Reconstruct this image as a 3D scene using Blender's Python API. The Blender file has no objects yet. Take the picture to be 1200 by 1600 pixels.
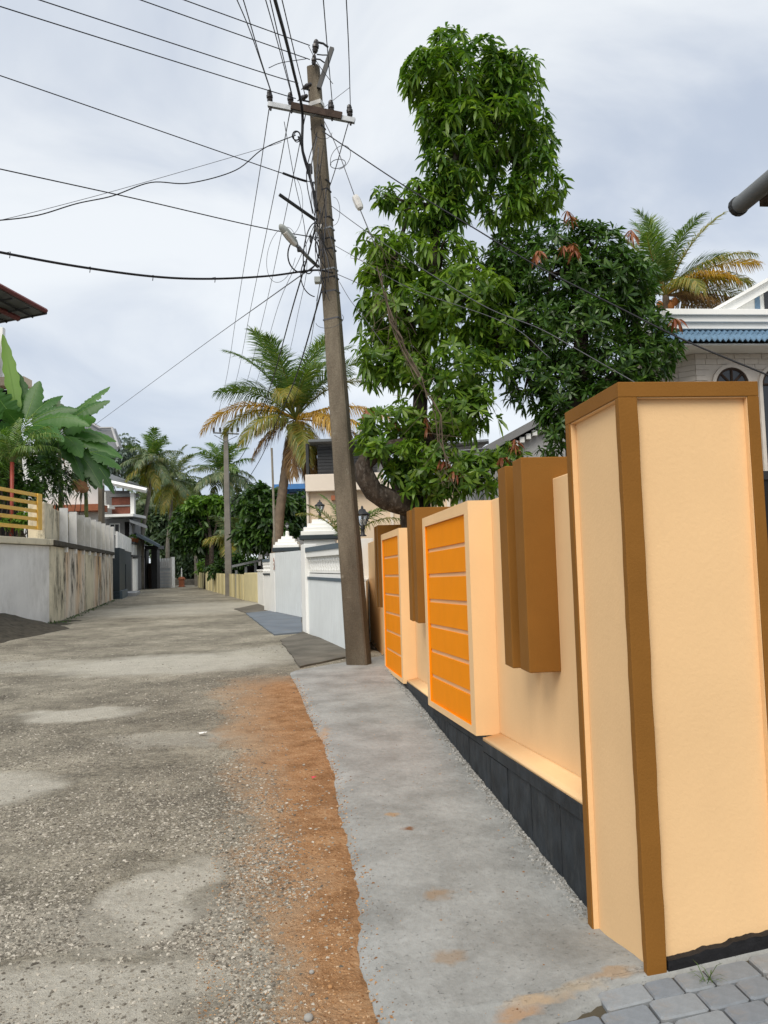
import bpy, math, random
import numpy as np
from mathutils import Vector, Matrix

# ------------------------------------------------------------------ camera, light, exposure
SC = bpy.context.scene
COL = SC.collection
R = math.radians
CAM_H, PITCH, ROLL, FPX = 1.55, R(3.75), 0.03, 1202.0      # FPX: focal length in pixels of a 1200x1600 frame
fw = np.array([0, math.cos(PITCH), math.sin(PITCH)])
up0 = np.array([0, -math.sin(PITCH), math.cos(PITCH)])
rt0 = np.array([1.0, 0, 0])
rt = math.cos(ROLL) * rt0 - math.sin(ROLL) * up0
up = math.cos(ROLL) * up0 + math.sin(ROLL) * rt0
EYE = np.array([0, 0, CAM_H])
cd = bpy.data.cameras.new('camera')
cd.sensor_fit = 'VERTICAL'; cd.sensor_height = 36.0; cd.lens = FPX / 1600 * 36.0
cd.clip_start = 0.05; cd.clip_end = 1500
cam = bpy.data.objects.new('camera', cd); COL.objects.link(cam)
cam.matrix_world = Matrix(((rt[0], up[0], -fw[0], 0), (rt[1], up[1], -fw[1], 0), (rt[2], up[2], -fw[2], CAM_H), (0, 0, 0, 1)))
SC.camera = cam

SUN_EL, SUN_AZ = R(48), R(200)          # azimuth clockwise from +Y: behind the camera, a little to the left
world = bpy.data.worlds.new('World'); SC.world = world; world.use_nodes = True
wt = world.node_tree; wt.nodes.clear()
SKY_STRENGTH = 0.1
CLOUD_DARK, CLOUD_LIGHT = (2.95, 3.3, 3.9, 1), (4.95, 5.12, 5.25, 1)
def build_world():
    n = wt.nodes; l = wt.links
    out = n.new('ShaderNodeOutputWorld'); bg = n.new('ShaderNodeBackground'); bg.inputs['Strength'].default_value = SKY_STRENGTH
    sky = n.new('ShaderNodeTexSky'); sky.sky_type = 'NISHITA'; sky.sun_disc = False
    sky.sun_elevation = SUN_EL; sky.sun_rotation = SUN_AZ
    tc = n.new('ShaderNodeTexCoord')
    mp = n.new('ShaderNodeMapping'); mp.inputs['Scale'].default_value = (1.0, 1.0, 1.9); mp.inputs['Location'].default_value = (0.35, 0.2, 0.1)
    l.new(tc.outputs['Generated'], mp.inputs['Vector'])
    nz = n.new('ShaderNodeTexNoise'); nz.inputs['Scale'].default_value = 2.1; nz.inputs['Detail'].default_value = 7
    nz.inputs['Roughness'].default_value = 0.5; nz.inputs['Distortion'].default_value = 0.5
    l.new(mp.outputs[0], nz.inputs['Vector'])
    rp = n.new('ShaderNodeValToRGB'); rp.color_ramp.interpolation = 'EASE'
    rp.color_ramp.elements[0].position = 0.34; rp.color_ramp.elements[0].color = CLOUD_DARK
    rp.color_ramp.elements[1].position = 0.62; rp.color_ramp.elements[1].color = CLOUD_LIGHT
    l.new(nz.outputs['Fac'], rp.inputs['Fac'])
    mx = n.new('ShaderNodeMixRGB'); mx.inputs['Fac'].default_value = 0.9
    l.new(sky.outputs[0], mx.inputs['Color1']); l.new(rp.outputs['Color'], mx.inputs['Color2'])
    l.new(mx.outputs[0], bg.inputs['Color']); l.new(bg.outputs[0], out.inputs['Surface'])
build_world()
sd = bpy.data.lights.new('sun', 'SUN'); sd.energy = 1.5; sd.angle = R(40); sd.color = (1.0, 0.93, 0.82)
sun = bpy.data.objects.new('sun', sd); COL.objects.link(sun)
sv = Vector((math.sin(SUN_AZ) * math.cos(SUN_EL), math.cos(SUN_AZ) * math.cos(SUN_EL), math.sin(SUN_EL)))
sun.rotation_euler = sv.to_track_quat('Z', 'Y').to_euler(); sun.location = (0, -10, 30)
SC.view_settings.view_transform = 'Standard'; SC.view_settings.look = 'None'
SC.view_settings.exposure = 0.93; SC.view_settings.gamma = 1.0; SC.view_settings.use_curve_mapping = False

# ------------------------------------------------------------------ helpers: measuring
random.seed(7); RNG = np.random.default_rng(11)
GZ = -0.10
def _ray(u, v): return fw * FPX + rt * (u - 600) + up * (800 - v)
def G(u, v, z=GZ):
    d = _ray(u, v); return EYE + d * ((z - CAM_H) / d[2])
def A(u, v, Y):
    d = _ray(u, v); return EYE + d * (Y / d[1])
def PL(u, v, p0, n):
    d = _ray(u, v); p0 = np.asarray(p0, float); n = np.asarray(n, float)
    return EYE + d * (np.dot(p0 - EYE, n) / np.dot(d, n))
V3 = lambda x, y, z: np.array([x, y, z], float)
def unit(v):
    v = np.asarray(v, float); return v / (np.linalg.norm(v) + 1e-12)

# ------------------------------------------------------------------ helpers: materials
class NT:
    def __init__(s, name):
        s.m = bpy.data.materials.new(name); s.m.use_nodes = True; s.t = s.m.node_tree; s.t.nodes.clear()
        s.out = s.t.nodes.new('ShaderNodeOutputMaterial')
        s.tc = s.t.nodes.new('ShaderNodeTexCoord'); s.obj = s.tc.outputs['Object']
    def n(s, typ, ins=None, **kw):
        nd = s.t.nodes.new(typ)
        for k, v in kw.items(): setattr(nd, k, v)
        for k, v in (ins or {}).items(): s.set(nd.inputs[k], v)
        return nd
    def set(s, sock, v):
        if isinstance(v, bpy.types.NodeSocket): s.t.links.new(v, sock)
        else:
            if isinstance(v, tuple) and len(v) == 3 and sock.type == 'RGBA': v = v + (1,)
            sock.default_value = v
    def noise(s, scale, detail=5, rough=.55, vec=None, dist=0.0):
        return s.n('ShaderNodeTexNoise', {'Scale': scale, 'Detail': detail, 'Roughness': rough, 'Distortion': dist, 'Vector': vec or s.obj}).outputs['Fac']
    def scaled(s, sc, vec=None):
        return s.n('ShaderNodeMapping', {'Vector': vec or s.obj, 'Scale': sc}).outputs[0]
    def ramp(s, fac, stops, interp='LINEAR'):
        r = s.n('ShaderNodeValToRGB', {'Fac': fac}); cr = r.color_ramp; cr.interpolation = interp
        while len(cr.elements) < len(stops): cr.elements.new(0.5)
        for e, (p, c) in zip(cr.elements, stops):
            e.position = p; e.color = (c if isinstance(c, tuple) else (c, c, c)) + (1,)
        return r.outputs['Color']
    def mix(s, fac, a, b, mode='MIX'):
        m = s.n('ShaderNodeMixRGB', {'Fac': fac, 'Color1': a, 'Color2': b}, blend_type=mode); return m.outputs[0]
    def math(s, op, a, b=0.0, clamp=False):
        return s.n('ShaderNodeMath', {0: a, 1: b}, operation=op, use_clamp=clamp).outputs[0]
    def bump(s, h, strength=.3, dist=.01, normal=None):
        ins = {'Height': h, 'Strength': strength, 'Distance': dist}
        if normal is not None: ins['Normal'] = normal
        return s.n('ShaderNodeBump', ins).outputs[0]
    def finish(s, col, rough=.8, normal=None, metal=0.0, spec=.35, **extra):
        ins = {'Base Color': col, 'Roughness': rough, 'Metallic': metal, 'Specular IOR Level': spec}
        if normal is not None: ins['Normal'] = normal
        ins.update(extra)
        b = s.n('ShaderNodeBsdfPrincipled', ins); s.bsdf = b
        s.t.links.new(b.outputs[0], s.out.inputs[0]); return s.m
def paint(name, col, rough=.7, var=.08, vs=3.0, bump=.12, bs=60, spec=.3, metal=0.0, dirt=0.0, dirtcol=(.08, .07, .05)):
    t = NT(name); c = tuple(col)
    lo = tuple(x * (1 - var) for x in c); hi = tuple(min(1, x * (1 + var)) for x in c)
    col_ = t.ramp(t.noise(vs, 6), [(.3, lo), (.7, hi)])
    if dirt > 0:
        d = t.ramp(t.noise(vs * 2.3, 8, .7, vec=t.scaled((1, 1, .35))), [(.52, 0.0), (.78, dirt)])
        col_ = t.mix(d, col_, dirtcol)
    nrm = t.bump(t.noise(bs, 4, .6), bump, .004)
    return t.finish(col_, rough, nrm, metal, spec)
def leafmat(name, stops, trans=.3, rough=.42, patch=None):
    t = NT(name)
    rnd = t.n('ShaderNodeNewGeometry').outputs['Random Per Island']
    orn = t.n('ShaderNodeObjectInfo').outputs['Random']
    f = t.math('FRACT', t.math('ADD', rnd, orn))
    c = t.ramp(f, stops)
    if patch:
        c = t.mix(t.ramp(t.noise(patch[0], 2), [(.42, 0.0), (.62, patch[2])]), c, patch[1])
    b = t.n('ShaderNodeBsdfPrincipled', {'Base Color': c, 'Roughness': rough, 'Specular IOR Level': .45})
    tr = t.n('ShaderNodeBsdfTranslucent', {'Color': t.mix(1.0, c, (1.5, 1.6, .7), 'MULTIPLY')})
    m = t.n('ShaderNodeMixShader', {0: trans, 1: b.outputs[0], 2: tr.outputs[0]})
    t.t.links.new(m.outputs[0], t.out.inputs[0]); return t.m

# ------------------------------------------------------------------ helpers: meshes and objects
WLOC = {}
class MB:
    """collects faces; build() links them as ONE mesh object"""
    def __init__(s): s.v = []; s.f = []; s.mi = []
    def add(s, vs, fs, m=0):
        o = len(s.v); s.v += [tuple(map(float, p)) for p in vs]; s.f += [tuple(i + o for i in f) for f in fs]; s.mi += [m] * len(fs); return s
    def hexa(s, b, t, m=0):
        n = len(b); fs = [tuple(range(n - 1, -1, -1)), tuple(range(n, 2 * n))]
        fs += [(i, (i + 1) % n, n + (i + 1) % n, n + i) for i in range(n)]
        return s.add(list(b) + list(t), fs, m)
    def box(s, x0, x1, y0, y1, z0, z1, T=None, m=0):
        T = T or (lambda x, y, z: (x, y, z))
        b = [T(x0, y0, z0), T(x1, y0, z0), T(x1, y1, z0), T(x0, y1, z0)]
        t = [T(x0, y0, z1), T(x1, y0, z1), T(x1, y1, z1), T(x0, y1, z1)]
        return s.hexa(b, t, m)
    def prism(s, poly, off, m=0):
        off = np.asarray(off, float); return s.hexa([tuple(p) for p in poly], [tuple(np.asarray(p) + off) for p in poly], m)
    def tube(s, pts, rad, n=6, m=0, cap=True):
        pts = [np.asarray(p, float) for p in pts]
        if not hasattr(rad, '__len__'): rad = [rad] * len(pts)
        vs = []; prev = None
        for i, p in enumerate(pts):
            d = unit(pts[min(i + 1, len(pts) - 1)] - pts[max(i - 1, 0)])
            if prev is None:
                a = np.array([0, 0, 1.0]) if abs(d[2]) < .9 else np.array([1.0, 0, 0]); x = unit(np.cross(d, a))
            else: x = unit(prev - d * np.dot(prev, d))
            prev = x; y = np.cross(d, x)
            for k in range(n):
                w = 2 * math.pi * k / n; vs.append(p + (x * math.cos(w) + y * math.sin(w)) * rad[i])
        fs = []
        for i in range(len(pts) - 1):
            for k in range(n):
                a = i * n + k; b = i * n + (k + 1) % n; fs.append((a, b, b + n, a + n))
        if cap: fs += [tuple(range(n - 1, -1, -1)), tuple(range((len(pts) - 1) * n, len(pts) * n))]
        return s.add(vs, fs, m)
    def lathe(s, prof, c, n=12, m=0, sq=False):
        vs = []; off = math.pi / 4 if sq else 0
        k = math.sqrt(2) if sq else 1
        for r, z in prof:
            for i in range(n):
                w = 2 * math.pi * i / n + off; vs.append((c[0] + r * k * math.cos(w), c[1] + r * k * math.sin(w), c[2] + z))
        fs = [(j * n + i, j * n + (i + 1) % n, (j + 1) * n + (i + 1) % n, (j + 1) * n + i) for j in range(len(prof) - 1) for i in range(n)]
        fs += [tuple(range(n - 1, -1, -1)), tuple(range((len(prof) - 1) * n, len(prof) * n))]
        return s.add(vs, fs, m)
    def build(s, name, mats, parent=None, smooth=False, bev=0.0, kind=None):
        if not isinstance(mats, (list, tuple)): mats = [mats]
        V = np.array(s.v)
        if parent is not None: L = np.array(WLOC[parent.name])
        else: L = np.array([(V[:, 0].min() + V[:, 0].max()) / 2, (V[:, 1].min() + V[:, 1].max()) / 2, V[:, 2].min()])
        me = bpy.data.meshes.new(name); me.from_pydata((V - L).tolist(), [], s.f)
        for m in mats: me.materials.append(m)
        if len(mats) > 1: me.polygons.foreach_set('material_index', s.mi)
        if smooth: me.polygons.foreach_set('use_smooth', [True] * len(s.f))
        o = bpy.data.objects.new(name, me); COL.objects.link(o)
        if parent is not None: o.parent = parent
        else: o.location = L
        WLOC[o.name] = tuple(L)
        if bev > 0:
            b = o.modifiers.new('bevel', 'BEVEL'); b.width = bev; b.segments = 2; b.limit_method = 'ANGLE'
        if kind: o['kind'] = kind
        return o
def tag(o, label, cat, group=None):
    o['label'] = label; o['category'] = cat
    if group: o['group'] = group
    return o
def thing(name, label, cat, loc, group=None):
    o = bpy.data.objects.new(name, None); COL.objects.link(o); o.location = tuple(loc); o.empty_display_size = .2
    WLOC[o.name] = tuple(map(float, loc)); return tag(o, label, cat, group)
def inst(name, mesh, parent, M):
    """another object sharing mesh data; M is a world matrix without parent rotation"""
    o = bpy.data.objects.new(name, mesh); COL.objects.link(o); o.parent = parent
    L = Vector(WLOC[parent.name]); o.matrix_local = Matrix.Translation(-L) @ M
    WLOC[o.name] = WLOC[parent.name]; return o
def struct(o): o['kind'] = 'structure'; return o
def smoothstep(x): x = np.clip(x, 0, 1); return x * x * (3 - 2 * x)
def vnoise(x, y, seed=0):
    xi = np.floor(x).astype(int); yi = np.floor(y).astype(int); fx = smoothstep(x - xi); fy = smoothstep(y - yi)
    def h(a, b):
        k = (a * 374761393 + b * 668265263 + seed * 974711) & 0xffffffff
        k = ((k ^ (k >> 13)) * 1274126177) & 0xffffffff
        return ((k ^ (k >> 16)) & 0xffff) / 65535.0
    return (h(xi, yi) * (1 - fx) + h(xi + 1, yi) * fx) * (1 - fy) + (h(xi, yi + 1) * (1 - fx) + h(xi + 1, yi + 1) * fx) * fy
def fbm(x, y, o=4, seed=0):
    s = 0; a = .5
    for i in range(o): s = s + a * vnoise(x * 2 ** i, y * 2 ** i, seed + i); a *= .5
    return s
def npmesh(name, V, F, mats, kind=None, parent=None, smooth=True):
    m = MB(); m.v = V; m.f = F; m.mi = [0] * len(F)
    me = bpy.data.meshes.new(name); L = np.array(WLOC[parent.name]) if parent is not None else np.zeros(3)
    me.from_pydata((np.asarray(V) - L).tolist(), [], F if isinstance(F, list) else F.tolist())
    for x in (mats if isinstance(mats, list) else [mats]): me.materials.append(x)
    if smooth: me.polygons.foreach_set('use_smooth', [True] * len(me.polygons))
    o = bpy.data.objects.new(name, me); COL.objects.link(o)
    if parent is not None: o.parent = parent
    WLOC[o.name] = tuple(L)
    if kind: o['kind'] = kind
    return o
def gridfaces(nr, nc):
    i = np.arange(nr - 1)[:, None] * nc + np.arange(nc - 1)[None, :]; i = i.ravel()
    return np.stack([i, i + 1, i + nc + 1, i + nc], 1).tolist()

# ------------------------------------------------------------------ the yellow wall's own frame: a along the wall, b away from the road
D = np.array([-.1028, .9947, 0]); NB = np.array([.9947, .1028, 0]); O = V3(.919, 2.94, 0)
def W(a, b, z): return tuple(O + D * a + NB * b + V3(0, 0, z))
def AB(p): q = np.asarray(p)[..., :3] - O; return q @ D, q @ NB
def zpath(a, b):
    rampz = np.maximum(-.088, .13 * b)
    t = smoothstep(np.asarray(a) / .62)
    return rampz * (1 - t) + (-.088) * t
# left edge of the concrete path, as (a, b)
EDGE_PX = [(452, 1052), (470, 1090), (500, 1160), (520, 1210), (530, 1290), (545, 1350), (552, 1420), (560, 1500), (585, 1600)]
EDGE = sorted([tuple(float(x) for x in AB(G(u, v))) for u, v in EDGE_PX])
EA = np.array([e[0] for e in EDGE]); EB = np.array([e[1] for e in EDGE])
def edge_b(a):
    e = np.interp(a, EA, EB)
    return e + .045 * (fbm(np.asarray(a) * 2.6, np.asarray(a) * 0 + 3.1, 4, 5) - .47) + .030 * (fbm(np.asarray(a) * 15, np.asarray(a) * 0 + 1.7, 4, 6) - .47)

# ------------------------------------------------------------------ materials
def road_material():
    t = NT('road surface')
    big = t.noise(.55, 6, .6); mid = t.noise(3.2, 6, .6); fine = t.noise(38, 6, .75); grit = t.noise(120, 3, .7)
    base = t.ramp(t.math('ADD', t.math('MULTIPLY', big, .6), t.math('MULTIPLY', mid, .4)),
                  [(.36, (.185, .172, .142)), (.5, (.315, .297, .245)), (.62, (.45, .425, .355))])
    base = t.mix(.75, base, t.ramp(fine, [(.30, (.22, .20, .18)), (.48, (.90, .88, .86)), (.72, (1.35, 1.32, 1.26))]), 'MULTIPLY')
    base = t.mix(.55, base, t.ramp(grit, [(.3, (.55, .53, .5)), (.7, (1.45, 1.42, 1.38))]), 'MULTIPLY')
    blot = t.math('MULTIPLY', t.ramp(t.noise(1.0, 6, .65), [(.44, 0.0), (.62, 1.0)]), t.ramp(t.noise(19, 6, .8, vec=t.scaled((1, 1.25, 1))), [(.44, 1.0), (.56, 0.0)]))
    base = t.mix(.5, base, t.ramp(t.noise(8, 6, .75), [(.34, (.5, .48, .45)), (.5, (.98, .97, .95)), (.66, (1.3, 1.28, 1.25))]), 'MULTIPLY')
    base = t.mix(t.math('MULTIPLY', t.math('MULTIPLY', blot, .68), t.ramp(t.math('DIVIDE', t.n('ShaderNodeSeparateXYZ', {0: t.obj}).outputs['Y'], 40.0), [(.2, 1.0), (.5, .25)])), base, (.075, .068, .054))
    pit = t.ramp(t.noise(60, 3, .6), [(.33, 1.0), (.40, 0.0)])
    base = t.mix(t.math('MULTIPLY', pit, .8), base, (.045, .04, .032))
    # distorted position for soft edged patches
    wob = t.n('ShaderNodeTexNoise', {'Scale': 2.2, 'Detail': 5, 'Vector': t.obj}).outputs['Color']
    wv = t.n('ShaderNodeVectorMath', {0: wob, 1: (.5, .5, .5)}, operation='SUBTRACT').outputs[0]
    pos = t.n('ShaderNodeVectorMath', {0: wv, 1: (.9, .9, 0), 2: t.obj}, operation='MULTIPLY_ADD').outputs[0]
    tot = None
    for (u, v, rx, ry, k) in PATCHES:
        c = G(u, v); q = t.n('ShaderNodeVectorMath', {0: pos, 1: tuple(c)}, operation='SUBTRACT').outputs[0]
        q = t.n('ShaderNodeVectorMath', {0: q, 1: (1 / rx, 1 / ry, 0)}, operation='MULTIPLY').outputs[0]
        ln = t.n('ShaderNodeVectorMath', {0: q}, operation='LENGTH').outputs['Value']
        w = t.ramp(ln, [(.62, k), (1.0, 0.0)])
        tot = w if tot is None else t.mix(1.0, tot, w, 'LIGHTEN')
    smoothc = t.ramp(t.noise(26, 6, .7), [(.3, (.44, .415, .35)), (.7, (.60, .57, .49))])
    col = t.mix(t.math('MULTIPLY', t.math('MULTIPLY', tot, t.ramp(t.noise(3.6, 6, .7), [(.30, .65), (.55, 1.0)])), .95), base, smoothc)
    # red-brown earth beside the concrete path: signed distance from the path edge line
    p0 = O + D * 0 + NB * float(np.interp(0, EA, EB)); p1 = O + D * 8.8 + NB * float(np.interp(8.8, EA, EB))
    dd = unit(p1 - p0); nn = np.array([-dd[1], dd[0], 0]) if -dd[1] < 0 else np.array([dd[1], -dd[0], 0])
    s = t.n('ShaderNodeVectorMath', {0: t.obj, 1: tuple(nn)}, operation='DOT_PRODUCT').outputs['Value']
    s = t.math('SUBTRACT', s, float(np.dot(p0, nn)))
    along = t.n('ShaderNodeVectorMath', {0: t.obj, 1: tuple(dd)}, operation='DOT_PRODUCT').outputs['Value']
    along = t.math('SUBTRACT', along, float(np.dot(p0, dd)))
    sw = t.math('ADD', s, t.math('MULTIPLY', t.math('SUBTRACT', t.noise(1.6, 7, .66), .5), .95))
    # the strip widens away from the camera
    lim = t.math('ADD', .40, t.math('MULTIPLY', t.math('MINIMUM', t.math('MAXIMUM', along, 0.0), 8.0), .085))
    x = t.math('DIVIDE', sw, lim)
    e1 = t.ramp(t.math('ADD', x, t.math('MULTIPLY', t.math('SUBTRACT', t.noise(9, 6, .75), .5), .5)), [(.30, 1.0), (.62, .72), (1.0, .18), (1.25, 0.0)])
    aw = t.math('ADD', along, t.math('MULTIPLY', t.math('SUBTRACT', t.noise(2.5, 5, .6), .5), 1.6))
    e2 = t.ramp(t.math('DIVIDE', aw, 10.0), [(.80, 1.0), (.94, 0.0)])
    earth = t.ramp(t.math('ADD', t.math('MULTIPLY', t.noise(5.5, 7, .7), .6), t.math('MULTIPLY', t.noise(45, 5, .75), .4)),
                   [(.34, (.19, .092, .036)), (.5, (.40, .215, .10)), (.66, (.55, .345, .19))])
    earth = t.mix(t.ramp(x, [(.15, 0.0), (.75, .6)]), earth, (.50, .345, .215))
    earth = t.mix(t.ramp(t.noise(2.4, 6, .7), [(.5, 0.0), (.68, .5)]), earth, (.20, .10, .042))
    em = t.math('MULTIPLY', e1, e2)
    halo = t.math('MULTIPLY', t.ramp(x, [(.7, .7), (2.4, 0.0)]), e2)
    halo = t.math('MULTIPLY', halo, t.ramp(t.noise(4, 6, .7), [(.35, .2), (.65, 1.0)]))
    col = t.mix(halo, col, (.44, .315, .20))
    col = t.mix(em, col, earth)
    # damp dark soil and moss under the left walls
    vor = t.n('ShaderNodeTexVoronoi', {'Scale': 30, 'Vector': pos, 'Randomness': 1.0}).outputs['Distance']
    hgt = t.math('ADD', t.math('MULTIPLY', fine, 1.0), t.math('MULTIPLY', grit, .5))
    hgt = t.math('ADD', hgt, t.math('MULTIPLY', vor, t.math('SUBTRACT', .6, t.math('MULTIPLY', tot, .5))))
    hgt = t.math('ADD', hgt, t.math('MULTIPLY', t.noise(9, 6, .7), 1.4))
    nrm = t.bump(hgt, .9, .022)
    return t.finish(col, .95, nrm, spec=.2)
PATCHES = [(245, 1395, .36, .58, 1.0), (120, 1116, .85, .5, .9), (270, 1036, 2.4, 1.7, .9), (110, 1560, .66, .42, .95), (-30, 1232, .8, .6, .9),
           (300, 950, 5.0, 6.0, .6), (430, 1020, 1.6, 1.6, .6), (270, 1150, .8, .5, .5), (40, 1040, 2.2, 1.0, .55), (180, 1440, .7, .3, .5), (330, 1480, .3, .5, .5)]
def concrete_material():
    t = NT('new concrete')
    wv = t.n('ShaderNodeTexNoise', {'Scale': 1.6, 'Detail': 4, 'Vector': t.obj}).outputs['Color']
    pos = t.n('ShaderNodeVectorMath', {0: wv, 1: (.12, .12, .12), 2: t.obj}, operation='MULTIPLY_ADD').outputs[0]
    b = t.ramp(t.noise(2.2, 8, .62, vec=pos), [(.3, (.215, .216, .205)), (.5, (.300, .304, .293)), (.7, (.375, .381, .370))])
    b = t.mix(.45, b, t.ramp(t.noise(24, 7, .7, vec=t.scaled((1.15, .9, 1))), [(.3, (.72, .72, .70)), (.68, (1.25, 1.25, 1.25))]), 'MULTIPLY')
    pits = t.ramp(t.noise(48, 5, .7, vec=t.scaled((1.0, 1.0, 1))), [(.30, 1.0), (.38, 0.0)])
    b = t.mix(t.math('MULTIPLY', pits, .55), b, (.10, .098, .09))
    for (u, v, rx, ry, c, k) in [(612, 1275, .045, .06, (.40, .26, .14), .8), (640, 1297, .06, .05, (.20, .09, .035), .9), (685, 1400, .08, .10, (.30, .21, .13), .75),
                                 (700, 1500, .09, .07, (.30, .21, .13), .6), (840, 1583, .16, .05, (.42, .31, .20), .85), (905, 1570, .13, .06, (.40, .33, .24), .8), (960, 1556, .12, .05, (.36, .25, .15), .75), (815, 1600, .12, .05, (.40, .25, .14), .8), (930, 1445, .10, .04, (.36, .30, .22), .4), (505, 1150, .07, .45, (.45, .27, .14), .55)]:
        q = t.n('ShaderNodeVectorMath', {0: t.obj, 1: tuple(G(u, v))}, operation='SUBTRACT').outputs[0]
        nz = t.n('ShaderNodeTexNoise', {'Scale': 14, 'Detail': 5, 'Vector': t.obj}).outputs['Color']
        q = t.n('ShaderNodeVectorMath', {0: t.n('ShaderNodeVectorMath', {0: nz, 1: (.5, .5, .5)}, operation='SUBTRACT').outputs[0], 1: (.16, .16, 0), 2: q}, operation='MULTIPLY_ADD').outputs[0]
        q = t.n('ShaderNodeVectorMath', {0: q, 1: (1 / rx, 1 / ry, 0)}, operation='MULTIPLY').outputs[0]
        ln = t.n('ShaderNodeVectorMath', {0: q}, operation='LENGTH').outputs['Value']
        b = t.mix(t.ramp(ln, [(.3, k), (1.0, 0.0)]), b, c)
    h = t.math('ADD', t.noise(14, 9, .74, vec=t.scaled((1.1, .9, 1))), t.math('MULTIPLY', pits, -.5))
    return t.finish(b, .92, t.bump(h, .7, .016), spec=.25)
M = {}
M['road'] = road_material()
M['concrete'] = concrete_material()
M['soil'] = paint('soil', (.09, .075, .05), .95, .3, 2, .5, 20)
M['cream'] = paint('cream wall paint', (.84, .56, .295), .72, .05, 1.4, .32, 55, .15, 0, .10, (.45, .30, .17))
M['brown'] = paint('mustard brown paint', (.240, .106, .021), .7, .07, 3, .35, 110, .12)
M['orange'] = paint('orange paint', (.90, .285, .002), .7, .03, 4, .10, 90, .1)
M['plinth'] = paint('charcoal paint', (.020, .025, .030), .66, .5, 7, 1.0, 16, .3, 0, .5, (.085, .088, .085))
M['tar'] = paint('black tar', (.014, .014, .016), .65, .3, 20, .8, 60)
def whitewash(name, base, dirt, amount, vs=1.4, ochre=0.0):
    t = NT(name); v = t.scaled((1, 1, .22))
    c = t.ramp(t.noise(vs * 2, 6), [(.3, tuple(x * .86 for x in base)), (.7, base)])
    if ochre: c = t.mix(t.ramp(t.noise(vs * .5, 5, .6, vec=v), [(.46, 0.0), (.64, ochre)]), c, (.62, .38, .17))
    d = t.ramp(t.noise(vs * 1.5, 10, .78, vec=t.scaled((1, 1, .4))), [(.47, 0.0), (.60, amount)])
    d2 = t.ramp(t.noise(vs * .45, 6, .62), [(.40, 0.05), (.56, 1.0)])
    c = t.mix(t.math('MULTIPLY', d, d2), c, dirt)
    return t.finish(c, .9, t.bump(t.noise(40, 6, .7), .4, .006), spec=.2)
M['oldwhite'] = whitewash('weathered whitewash', (.74, .67, .50), (.028, .025, .018), .97, 1.1)
M['oldwhite2'] = whitewash('clean whitewash', (.88, .865, .83), (.20, .18, .13), .32, .6)
M['ochrewash'] = whitewash('ochre stained whitewash', (.78, .71, .60), (.030, .025, .017), .98, 1.0, .9)
M['mould'] = paint('black mould on masonry', (.06, .052, .038), .95, .5, 6, .5, 30)
M['white'] = paint('white paint', (.86, .86, .83), .6, .04, 1.5, .1, 50, .3, 0, .12, (.45, .42, .36))
M['coolwhite'] = paint('bluish white paint', (.74, .78, .79), .6, .04, 1.5, .1, 50, .3, 0, .15, (.42, .42, .40))
M['slate'] = paint('blue grey trim', (.10, .135, .165), .5, .1, 3, .1, 50)
M['darkslate'] = paint('dark slate paint', (.035, .047, .055), .5, .1, 3, .1, 50)
M['bluegrey'] = paint('blue grey floor paint', (.15, .175, .205), .75, .16, 1.2, .4, 30, .2, 0, .55, (.22, .19, .15))
M['darkcon'] = paint('old dark concrete', (.14, .128, .106), .93, .35, 1.6, .9, 22, .2, 0, .6, (.055, .05, .042))
M['yellowrail'] = paint('yellow enamel', (.76, .46, .08), .45, .06, 3, .05, 30, .5)
M['paleyellow'] = paint('pale yellow wall', (.70, .62, .36), .75, .06, 2, .15, 40)
M['peach'] = paint('peach house paint', (.70, .555, .40), .75, .05, .8, .12, 30)
M['peachband'] = paint('pale peach band', (.74, .645, .54), .75, .05, .8, .12, 30)
M['darkmetal'] = paint('dark metal', (.02, .021, .023), .5, .2, 5, .1, 40, .5)
M['black'] = paint('black enamel', (.008, .008, .009), .5, .1, 5, .1, 40, .4)
M['void'] = paint('dark interior', (.012, .012, .012), .9, .1, 2, 0.0, 10, .1)  # near-black colour stands in for unlit depth behind openings and roofs
M['grey'] = paint('grey render', (.22, .22, .22), .85, .12, .8, .2, 30)
M['lightgrey'] = paint('light grey render', (.38, .38, .38), .85, .10, .8, .2, 30)
M['steel'] = paint('galvanised steel', (.27, .285, .30), .45, .1, 6, .1, 50, .5, .7)
M['rooftin'] = paint('grey tin roof', (.14, .15, .155), .6, .15, 2, .1, 30, .4)
M['redtin'] = paint('maroon tin roof', (.16, .045, .04), .55, .15, 2, .1, 30, .4)
M['brickred'] = paint('red brick cladding', (.21, .075, .05), .85, .2, 3, .3, 20)
M['blueroof'] = paint('blue sheet', (.06, .20, .48), .5, .1, 1, .1, 20, .4)
M['bluetile'] = paint('blue clay tile', (.14, .24, .35), .5, .15, 8, .1, 50, .5)
M['stonewash'] = paint('cream stone cladding', (.60, .545, .485), .8, .07, 6, .3, 30)
M['porcelain'] = paint('brown porcelain', (.028, .022, .02), .25, .2, 8, 0.0, 20, .6)
M['whiteporc'] = paint('white porcelain', (.62, .60, .56), .3, .1, 8, 0.0, 20, .6)
M['wire'] = paint('black wire sheath', (.015, .015, .018), .6, .2, 8, 0.0, 20, .3)
M['wiregrey'] = paint('bare grey wire', (.085, .085, .095), .5, .2, 8, 0.0, 20, .4)
M['timber'] = paint('dark timber', (.06, .04, .03), .85, .3, 9, .4, 40)
M['lampgrey'] = paint('lamp housing', (.34, .36, .34), .5, .1, 9, .05, 20, .4)
M['sand'] = paint('sandy mortar', (.37, .325, .26), .95, .3, 9, 1.0, 40, .2, 0, .75, (.36, .19, .09))
M['pave'] = None
M['barkdark'] = paint('mango bark', (.055, .043, .033), .95, .5, 9, 1.0, 18, .15, 0, .8, (.26, .23, .2))
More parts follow.
